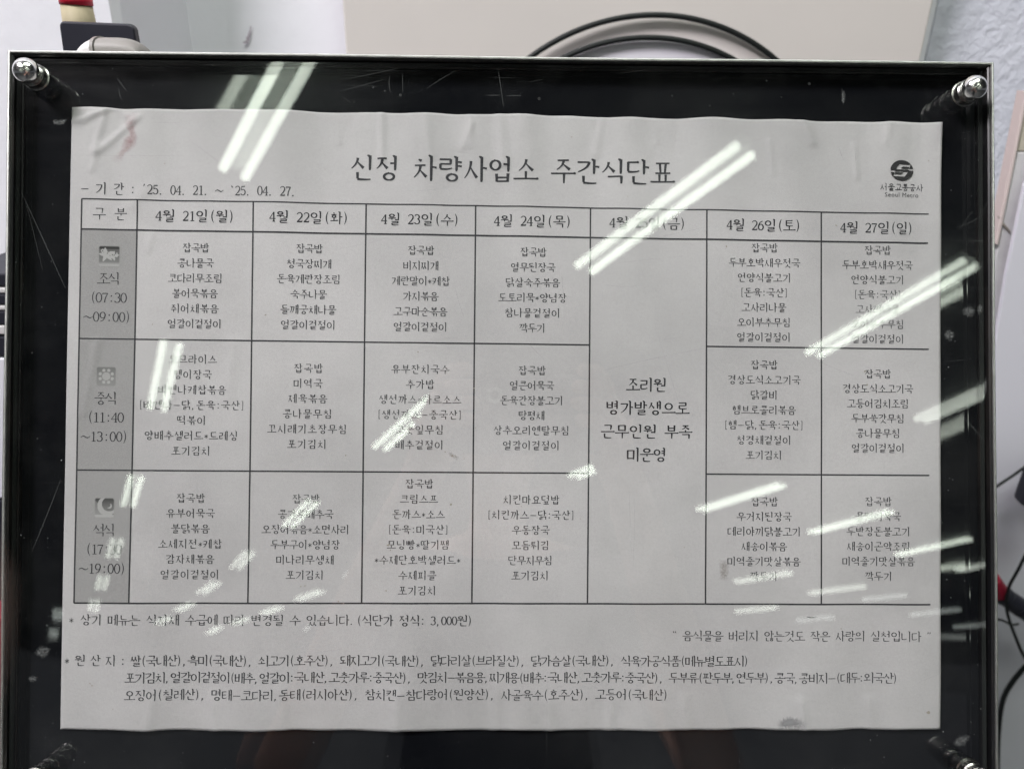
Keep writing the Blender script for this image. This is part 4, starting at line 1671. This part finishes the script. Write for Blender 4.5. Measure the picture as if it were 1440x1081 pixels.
zs = lambda x, y: float(paper_z(x, y)) + .00016
m_red = soft('faded_red_stain', (.38, .17, .18, 1), .42, 300, .25, .70)
m_soil2 = soft('brown_soil_mark', (.26, .22, .18, 1), .5, 1400)
m_damp = soft('grey_damp_mark', (.30, .30, .31, 1), .75, 90, .3, .6)
ln = pline(((185, 157), (184, 178), (186, 193), (176, 209), (161, 228)))
soft_patch('red_stain', ln, [(8 + 2.5 * math.sin(k * .55)) * PX for k in range(len(ln))], m_red, zs, sheet, .10, 1, 'faded smeared red stain near the upper left corner')
ln = pline(((1017, 786), (1018, 801), (1017, 816)))
soft_patch('brown_smudge', ln, [7 * PX] * len(ln), m_soil2, zs, sheet, .2, 2)
ln = pline(((1092, 1019), (1112, 1014), (1134, 1019)))
soft_patch('damp_mark', ln, [8 * PX] * len(ln), m_damp, zs, sheet, .3, 3)
ln = pline(((630, 636), (645, 645)))
soft_patch('brown_smudge', ln, [3 * PX] * len(ln), m_soil2, zs, sheet, .3, 4)
P_ = Print(.00014)
rs = random.Random(11)
SP = [(1306, 226, 1), (1304, 1000, 2.2), (804, 193, 1), (1140, 867, 1.2), (543, 812 + 18, 1), (626, 635, 1.2), (636, 641, 1.6), (634, 709, 1.5), (546, 766, 2), (549, 773, 1.2),
      (588, 495, 1.3), (429, 823, 1), (423, 824, .8), (476, 845, 1.2), (483, 848, 1), (486, 640, .9), (374, 443, 1.4), (1021, 347, 1.2), (1176, 317, 1.3), (1216, 522, 1.3), (1219, 541, 1.4),
      (816, 729, .8), (962, 769, .9), (1182, 883, 1), (130, 963, 1), (127, 960, 1.2)]
for k in range(26):
    SP.append((rs.uniform(110, 1310), rs.uniform(180, 1010), rs.uniform(.4, .8)))
for k, (x, y, r) in enumerate(SP):
    blob(P_, x, y, r, r * rs.uniform(.5, 1.3), rs.uniform(0, 3), 9, .4, k)
P_.build('specks', m_soil)['kind'] = 'stuff'
P_ = Print(.00014)
a = [on_board(*q, .001) for q in ((1133, 866), (1138, 867), (1147, 867))]
P_.strip([(q.x, q.y) for q in a], [.6 * PX, 1.8 * PX, .6 * PX])
P_.build('hair_scratch', m_ink_soft)

# dust, scuffs and pits on the clear pane (geometry lying on its face)
m_scr = Mat('pane_scuff', (.55, .57, .56, 1), .8, spec=.2)
m_scr.l(m_scr.math('MULTIPLY', m_scr.noise(1800, 3, .7), .15), m_scr.b.inputs['Alpha'])
m_pit = Mat('pane_pit', (.005, .005, .006, 1), .3)
rs = random.Random(5)


def on_pane(name, items, mat, lift):
    v, f = [], []
    for pts in items:
        b = len(v)
        for (x, y) in pts:
            v.append((x, y, Z_PF + lift))
        f.append(tuple(range(b, b + len(pts))))
    o = py_obj(name, v, f, mat)
    o.matrix_world = BM
    mw = o.matrix_world.copy()
    o.parent = pane
    o.matrix_parent_inverse = (FM).inverted()
    o['kind'] = 'stuff'
    return o


def pt(u, v):
    r = on_board(u, v, Z_PF)
    return (r.x, r.y)


def hairline(pts, wpx):
    """thin strip polygon along pixel polyline"""
    P2 = [pt(*p) for p in pts]
    L_, R_ = [], []
    n = len(P2)
    for i, (x, y) in enumerate(P2):
        a, b = P2[max(0, i - 1)], P2[min(n - 1, i + 1)]
        dx, dy = b[0] - a[0], b[1] - a[1]
        l = math.hypot(dx, dy) or 1
        ww = wpx * PX / 2 * (.25 + math.sin(math.pi * (i + .3) / (n + .2)))
        L_.append((x - dy / l * ww, y + dx / l * ww))
        R_.append((x + dy / l * ww, y - dx / l * ww))
    return L_ + R_[::-1]


items = []
for (p, q, c_, w_) in (((165, 110), (178, 128), (170, 118), .8), ((168, 125), (172, 140), (166, 133), .7), ((548, 107), (549, 130), (546, 118), .8), ((565, 100), (566, 130), (567, 115), .6),
                       ((700, 95), (708, 150), (704, 120), .8), ((683, 134), (703, 134), (693, 134.6), .9), ((712, 135), (733, 135), (722, 134.3), .8),
                       ((600, 125), (640, 100), (618, 112), .6), ((1184, 125), (1186, 145), (1185, 135), 1.2), ((1400 - 60, 570), (1385, 620), (1362, 594), .7),
                       ((850, 520), (990, 490), (920, 503), .9), ((850, 400), (895, 402), (872, 405), .6), ((740, 480), (765, 505), (752, 492), .9),
                       ((30, 270), (92, 405), (60, 335), .8), ((45, 775), (85, 675), (66, 725), .8), ((640, 405), (652, 445), (645, 425), .8),
                       ((790, 385), (793, 420), (791, 400), .9), ((925, 470), (965, 600), (946, 540), .5), ((885, 690), (888, 780), (886, 735), .7), ((892, 700), (890, 800), (893, 745), .6),
                       ((1178, 205), (1186, 225), (1182, 214), .9), ((1204, 207), (1203, 228), (1203, 218), .9), ((1245, 590), (1258, 605), (1251, 596), .8),
                       ((870, 345), (1000, 318), (935, 332), .5), ((850, 372), (960, 360), (900, 366), .5), ((980, 225), (1090, 190), (1030, 205), .5), ((480, 112), (560, 96), (520, 106), .6),
                       ((472, 130), (540, 112), (505, 122), .5), ((1135, 500), (1200, 528), (1165, 515), .6), ((1220, 445), (1330, 380), (1270, 410), .5), ((270, 200), (330, 245), (300, 222), .6),
                       ((1345, 320), (1385, 300), (1365, 315), .6), ((1378, 300), (1388, 285), (1384, 296), .6), ((38, 290), (60, 380), (48, 330), .4)):
    items.append(hairline([((1 - t) ** 2 * p[0] + 2 * t * (1 - t) * c_[0] + t * t * q[0], (1 - t) ** 2 * p[1] + 2 * t * (1 - t) * c_[1] + t * t * q[1]) for t in [k / 8 for k in range(9)]], w_))
for k in range(45):       # short random scratches, denser near the top
    u, v_ = rs.uniform(60, 1380), 90 + 970 * rs.random() ** 1.8
    a = rs.gauss(-.15, .5)
    L = rs.uniform(8, 60)
    items.append(hairline([(u + L * t * math.cos(a), v_ + L * t * math.sin(a) + rs.uniform(-.3, .3)) for t in (0, .33, .66, 1)], rs.uniform(.2, .4)))
on_pane('scratches', items, m_scr, .00002)
items = []
for k in range(150):
    if rs.random() < .5:
        u, v_ = rs.choice([rs.uniform(20, 95), rs.uniform(1325, 1385)]), rs.uniform(100, 1070)
    elif rs.random() < .6:
        u, v_ = rs.uniform(60, 1380), rs.choice([rs.uniform(88, 150), rs.uniform(1030, 1075)])
    else:
        u, v_ = rs.uniform(60, 1380), rs.uniform(90, 1070)
    x, y = pt(u, v_)
    r = rs.uniform(.2, .55) * PX * (1.5 if rs.random() < .1 else 1)
    items.append([(x + r * math.cos(t), y + r * rs.uniform(.6, 1.2) * math.sin(t)) for t in [j * math.pi / 3 for j in range(6)]])
on_pane('dust_specks', items, m_dust, .00003)
items = []
for (u, v_, r) in ((563, 134, 2.0), (758, 139, 2.2), (945, 135, 1.3), (998, 149, 1.3), (1138, 118, 2.2), (1078, 114, 1.2), (1099, 137, 1.2), (1031, 132, 1.3), (525, 123, 1.3), (541, 128, 1.2)):
    x, y = pt(u, v_)
    items.append([(x + r * PX * math.cos(t), y + r * PX * math.sin(t)) for t in [j * math.pi / 5 for j in range(10)]])
on_pane('pits', items, m_pit, .00004)
# dust smear left by a removed sticker at the upper left, and lime marks at the right
m_smear = soft('chalky_smear', (.55, .57, .56, 1), .38, 1100, .45, .75)
zp = lambda x, y: Z_PF + .00006
for k, (u, v_, rx, ry, rot) in enumerate(((86, 171, 9, 4, .3), (79, 171, 5, 4, -.4), (1342, 141, 8, 4, -1.0), (1362, 437, 10, 9, 0), (1378, 432, 4, 9, 0), (1335, 470, 8, 8, 0),
                             (1385, 545, 16, 3, 1.5), (1372, 553, 6, 3, 0), (60, 915, 12, 9, .3), (46, 953, 7, 5, 0), (1186, 137, 10, 3, 1.5),
                             (1352, 1040, 14, 8, .5))):
    ln = pline(((u - rx * math.cos(rot), v_ + rx * math.sin(rot)), (u, v_ + 1), (u + rx * math.cos(rot), v_ - rx * math.sin(rot))), 16, Z_PF)
    soft_patch('chalky_smear', ln, [ry * PX * math.sin(math.pi * (q + .6) / (len(ln) + .2)) + .1 * PX for q in range(len(ln))], m_smear, zp, pane, .3, k)

# ------------------------------------------------------------------ hall lamps seen in the pane
CEIL = ORG.z + 2.4
lamps = [  # name for the label, x, y, axis angle, length, glow
    ('the long streaks at the top left over the black margin', -.965, -2.06, -124, 1.2, 0),
    ('the long streaks crossing the Friday date', .84, -2.85, -123, 1.2, 0),
    ('the long streaks crossing the Sunday breakfast', 2.52, -3.80, -113, 1.25, 0),
    ('the upright streaks over the Monday lunch', -2.56, -4.90, -116, 1.25, 0),
    ('the slanting streaks over the Wednesday lunch', -.80, -5.77, -118, 1.25, 0),
    ('the short blot on the corner of the Friday column', .94, -6.92, -124, .40, 0),
    ('the streaks beside the moon icon', -4.04, -7.78, -117, 1.15, 0),
    ('the streaks over the dinner hours', -5.42, -10.43, -117, 1.1, 1),
    ('the streaks below the dinner hours', -6.75, -12.93, -117, 1.15, 1),
    ('the streaks on the lower edge of the grey column', -7.97, -15.23, -117, 1.2, 1),
    ('the streak right of the Monday ketchup line', -3.82, -11.12, -117, 1.1, 1),
    ('the streak right of the last Monday dish', -5.07, -13.31, -122, 1.05, 1),
    ('the streak on the table rule under Monday', -6.25, -15.36, -126, .95, 1),
    ('the wide streak over the first Tuesday dinner dish', -2.38, -8.62, -117, 1.2, 0),
    ('the small blot right of the last Tuesday dish', -2.32, -12.04, -112, .6, 2),
    ('the streak under the last Tuesday dish', -3.45, -14.01, -126, 1.0, 1),
    ('the streak under the Tuesday column rule', -4.60, -15.72, -125, .95, 1),
    ('the bright streak above the Saturday dinner', 2.77, -7.81, -123, 1.15, 0),
    ('the bright streak over the second Sunday dinner dish', 4.47, -8.82, -121, 1.15, 0),
    ('the streak running off the sheet beside Sunday dinner', 6.26, -10.13, -121, 1.1, 0),
    ('the streak over the last Saturday dish', 4.51, -12.28, -130, 1.0, 1),
    ('the streak under the last Saturday dish line', 6.21, -13.36, -135, 1.0, 1),
    ('the streak under the Saturday column rule', 5.46, -15.58, -141, .85, 1),
    ('the dim streak at the lower right margin', 9.42, -15.89, -134, 1.0, 2),
    ('the streak at the right margin beside Sunday lunch', 3.87, -5.02, -112, 1.1, 1),
    ('the blot left of the price note', -9.19, -16.23, -118, 1.2, 2),
    ('the lower blot in the left margin', -10.77, -19.10, -118, 1.2, 2),
    ('the blot under the word for ingredients', -6.75, -18.65, -120, 1.2, 1),
    ('the blot on the price note under Monday', -7.38, -17.17, -126, .9, 1),
    ('the blot on the price note under Tuesday', -5.69, -17.20, -126, .9, 1),
    ('the faint blot at the end of the price note', -4.26, -18.18, -121, .9, 2),
    ('the faint blot under the Sunday column', 7.17, -16.82, -138, .8, 2),
    ('the faint streak over the lower Sunday cell', 7.47, -14.13, -140, .8, 2),
    ('the dim streak in the right margin below Sunday lunch', 7.75, -11.3, -120, .9, 1),
    ('the lowest dim streak in the right margin', 11.41, -17.85, -138, .8, 2)]
src = None
for k, (lab, x, y, an, L, g) in enumerate(lamps):
    root = empty('ceiling_lamp', Matrix.Translation((x, y, CEIL)) @ Matrix.Rotation(R(an), 4, 'Z'))
    tube_m = (m_tube, m_tube_mid, m_tube_far)[g]
    bm = bmesh.new()
    add_box(bm, -L / 2 - .02, L / 2 + .02, -.035, .035, .03, .08, .006)
    o = bm_obj('housing', bm, m_house)
    o.parent = root
    for sgn in (-1, 1):
        bm = bmesh.new()
        tube(bm, [(-L / 2, sgn * .055, 0), (L / 2, sgn * .055, 0)], .023 if g == 0 else .032, 10)
        o = bm_obj('tube', bm, tube_m, smooth=False)
        o.parent = root
    tag(root, 'twin-tube fluorescent lamp reflected as ' + lab, 'ceiling lamp', 'fluorescent lamps of the hall ceiling reflected in the pane')


# ------------------------------------------------------------------ the photographer, seen faintly in the pane
m_skin = Mat('skin', (.58, .36, .28, 1), .5)
m_shirt = Mat('dark_shirt', (.020, .022, .028, 1), .85)
m_trous = Mat('dark_trousers', (.025, .025, .028, 1), .85)
m_shoe = Mat('black_shoe', (.02, .02, .02, 1), .5)
m_hair = Mat('black_hair', (.012, .010, .010, 1), .6)
m_eye = Mat('eye_dark', (.02, .015, .012, 1), .2)
m_lip = Mat('lip', (.42, .18, .16, 1), .5)
cw = BM @ CAM_B


def skin_mesh(name, nodes, edges, mat, parent, root=0, sub=2):
    me = bpy.data.meshes.new(name)
    me.from_pydata([n[0] for n in nodes], edges, [])
    o = bpy.data.objects.new(name, me)
    C.objects.link(o)
    md = o.modifiers.new('skin', 'SKIN')
    md.use_smooth_shade = True
    me.skin_vertices.new() if not me.skin_vertices else None
    for k, n in enumerate(nodes):
        me.skin_vertices[0].data[k].radius = n[1] if isinstance(n[1], tuple) else (n[1], n[1])
        me.skin_vertices[0].data[k].use_root = (k == root)
    sb = o.modifiers.new('sub', 'SUBSURF')
    sb.levels = sb.render_levels = sub
    bpy.context.view_layer.update()
    ev = o.evaluated_get(bpy.context.evaluated_depsgraph_get())
    m2 = bpy.data.meshes.new_from_object(ev)
    bpy.data.objects.remove(o)
    m2.materials.clear()
    m2.materials.append(mat.m)
    o = link(name, m2, None, parent, smooth=True)
    return o


def chain(N, Eg, start, pts):
    prev = start
    for p in pts:
        N.append(p)
        Eg.append((prev, len(N) - 1))
        prev = len(N) - 1
    return prev


person = empty('person', Matrix.Identity(4))
N, Eg = [((0, -.80, .96), (.09, .07))], []
ch = chain(N, Eg, 0, [((0, -.81, 1.12), (.105, .08)), ((0, -.81, 1.28), (.115, .082)), ((0, -.80, 1.39), (.085, .065))])
nk = chain(N, Eg, ch, [((0, -.790, 1.45), .046), ((0, -.775, 1.51), .044), ((0, -.752, 1.565), (.066, .075)), ((0, -.762, 1.63), (.074, .090)), ((0, -.772, 1.69), (.060, .074))])
elbows = {}
hx_ = {-1: -.070, 1: .112}          # where each wrist is
for sg in (-1, 1):
    sh = chain(N, Eg, ch, [((sg * .165, -.80, 1.375), .052)])
    el = chain(N, Eg, sh, [((sg * .225, -.73, 1.24), .043), ((sg * .245, -.63, 1.13), .038), ((.5 * (sg * .245 + hx_[sg] + sg * .02), -.52, 1.26), .034), ((hx_[sg] + sg * .02, -.405, 1.385), .025), ((hx_[sg], -.372, 1.425), (.026, .018))])
    palm = chain(N, Eg, el, [((hx_[sg] - sg * .014, -.350, 1.452), (.026, .015))])
    for k in range(4):
        zz = 1.428 + .017 * k
        ln_ = (.0, .004, .002, -.004)[k]
        chain(N, Eg, palm, [((hx_[sg] - sg * .012, -.334 + .001 * k, zz + .004), .0085), ((hx_[sg] - sg * .023, -.312, zz + .006), .0080), ((hx_[sg] - sg * (.046 + ln_), -.306, zz + .004), .0066)])
    chain(N, Eg, el, [((hx_[sg] - sg * .020, -.366, 1.440), .011), ((hx_[sg] - sg * .038, -.356, 1.458), .0095), ((hx_[sg] - sg * .056, -.349, 1.466), .0075)])
for sg in (-1, 1):
    chain(N, Eg, 0, [((sg * .085, -.80, .84), .060), ((sg * .10, -.785, .50), .050), ((sg * .105, -.81, .12), .038), ((sg * .11, -.76, .045), .036), ((sg * .115, -.68, .038), .030)])
body = skin_mesh('body', N, Eg, m_skin, person)
# shirt, trousers, shoes
N, Eg = [((0, -.80, .84), (.165, .130))], []
ch = chain(N, Eg, 0, [((0, -.81, 1.10), (.150, .118)), ((0, -.81, 1.28), (.150, .112)), ((0, -.80, 1.385), (.105, .082)), ((0, -.795, 1.435), (.060, .058))])
for sg in (-1, 1):
    chain(N, Eg, 3, [((sg * .168, -.80, 1.375), .066), ((sg * .215, -.745, 1.265), .060), ((sg * .228, -.72, 1.225), .060)])
skin_mesh('shirt', N, Eg, m_shirt, person)
N, Eg = [((0, -.80, 1.0), (.12, .10)), ((0, -.80, .90), (.13, .105))], [(0, 1)]
for sg in (-1, 1):
    chain(N, Eg, 1, [((sg * .09, -.80, .78), .092), ((sg * .10, -.785, .50), .072), ((sg * .105, -.805, .14), .058)])
skin_mesh('trousers', N, Eg, m_trous, person)
for sg in (-1, 1):
    skin_mesh('shoe', [((sg * .105, -.83, .05), .046), ((sg * .11, -.76, .046), .044), ((sg * .115, -.67, .040), .038)], [(0, 1), (1, 2)], m_shoe, person)
# hair, ears, nose, eyes, mouth
bm = bmesh.new()
bmesh.ops.create_icosphere(bm, subdivisions=4, radius=1)
for v in bm.verts:
    c_ = v.co.copy()
    cut = .0 if c_.y > .25 else -.55
    k_ = 1 + .03 * math.sin(c_.x * 23) * math.sin(c_.z * 19)
    v.co = Vector((c_.x * .083 * k_, -.775 + c_.y * .096 * k_ * -1 * -1, 1.648 + max(c_.z, cut if c_.y < -.35 else -.75) * .092 * k_))
    if c_.y < -.45 and c_.z < .30:
        v.co.y += .055
bm_obj('hair', bm, m_hair, person, smooth=True)
for sg in (-1, 1):
    bm = bmesh.new()
    bmesh.ops.create_uvsphere(bm, u_segments=12, v_segments=8, radius=1)
    for v in bm.verts:
        v.co = Vector((sg * .079 + v.co.x * .008, -.76 + v.co.y * .017, 1.595 + v.co.z * .030))
    bm_obj('ear', bm, m_skin, person, smooth=True)
    bm = bmesh.new()
    bmesh.ops.create_uvsphere(bm, u_segments=12, v_segments=8, radius=.011)
    for v in bm.verts:
        v.co = Vector((sg * .031 + v.co.x * 1.2, -.686 + v.co.y * .5, 1.605 + v.co.z * .6))
    bm_obj('eye', bm, m_eye, person, smooth=True)
skin_mesh('nose', [((0, -.684, 1.60), .009), ((0, -.672, 1.575), .013), ((0, -.682, 1.562), .010)], [(0, 1), (1, 2)], m_skin, person)
skin_mesh('mouth', [((-.022, -.685, 1.540), .005), ((0, -.678, 1.540), .008), ((.022, -.685, 1.540), .005)], [(0, 1), (1, 2)], m_lip, person, root=1)
tag(person, 'person in a dark short-sleeved top holding up a phone, faintly reflected in the pane', 'person')
# phone just behind the lens
PMX = cam.matrix_world
bm = bmesh.new()
add_box(bm, -.047, .102, -.056, .020, .0045, .0125, .0035, 3)
ph = empty('phone', PMX)
o = bm_obj('phone_body', bm, m_blackp, ph)
bm = bmesh.new()
lathe(bm, [(.0045, .0015), (.0075, .0015), (.0078, .0045), (.0045, .0045)], 32)
o = bm_obj('lens_ring', bm, m_steel, ph)
tag(ph, 'dark phone held sideways in both hands, faintly reflected in the pane', 'phone')
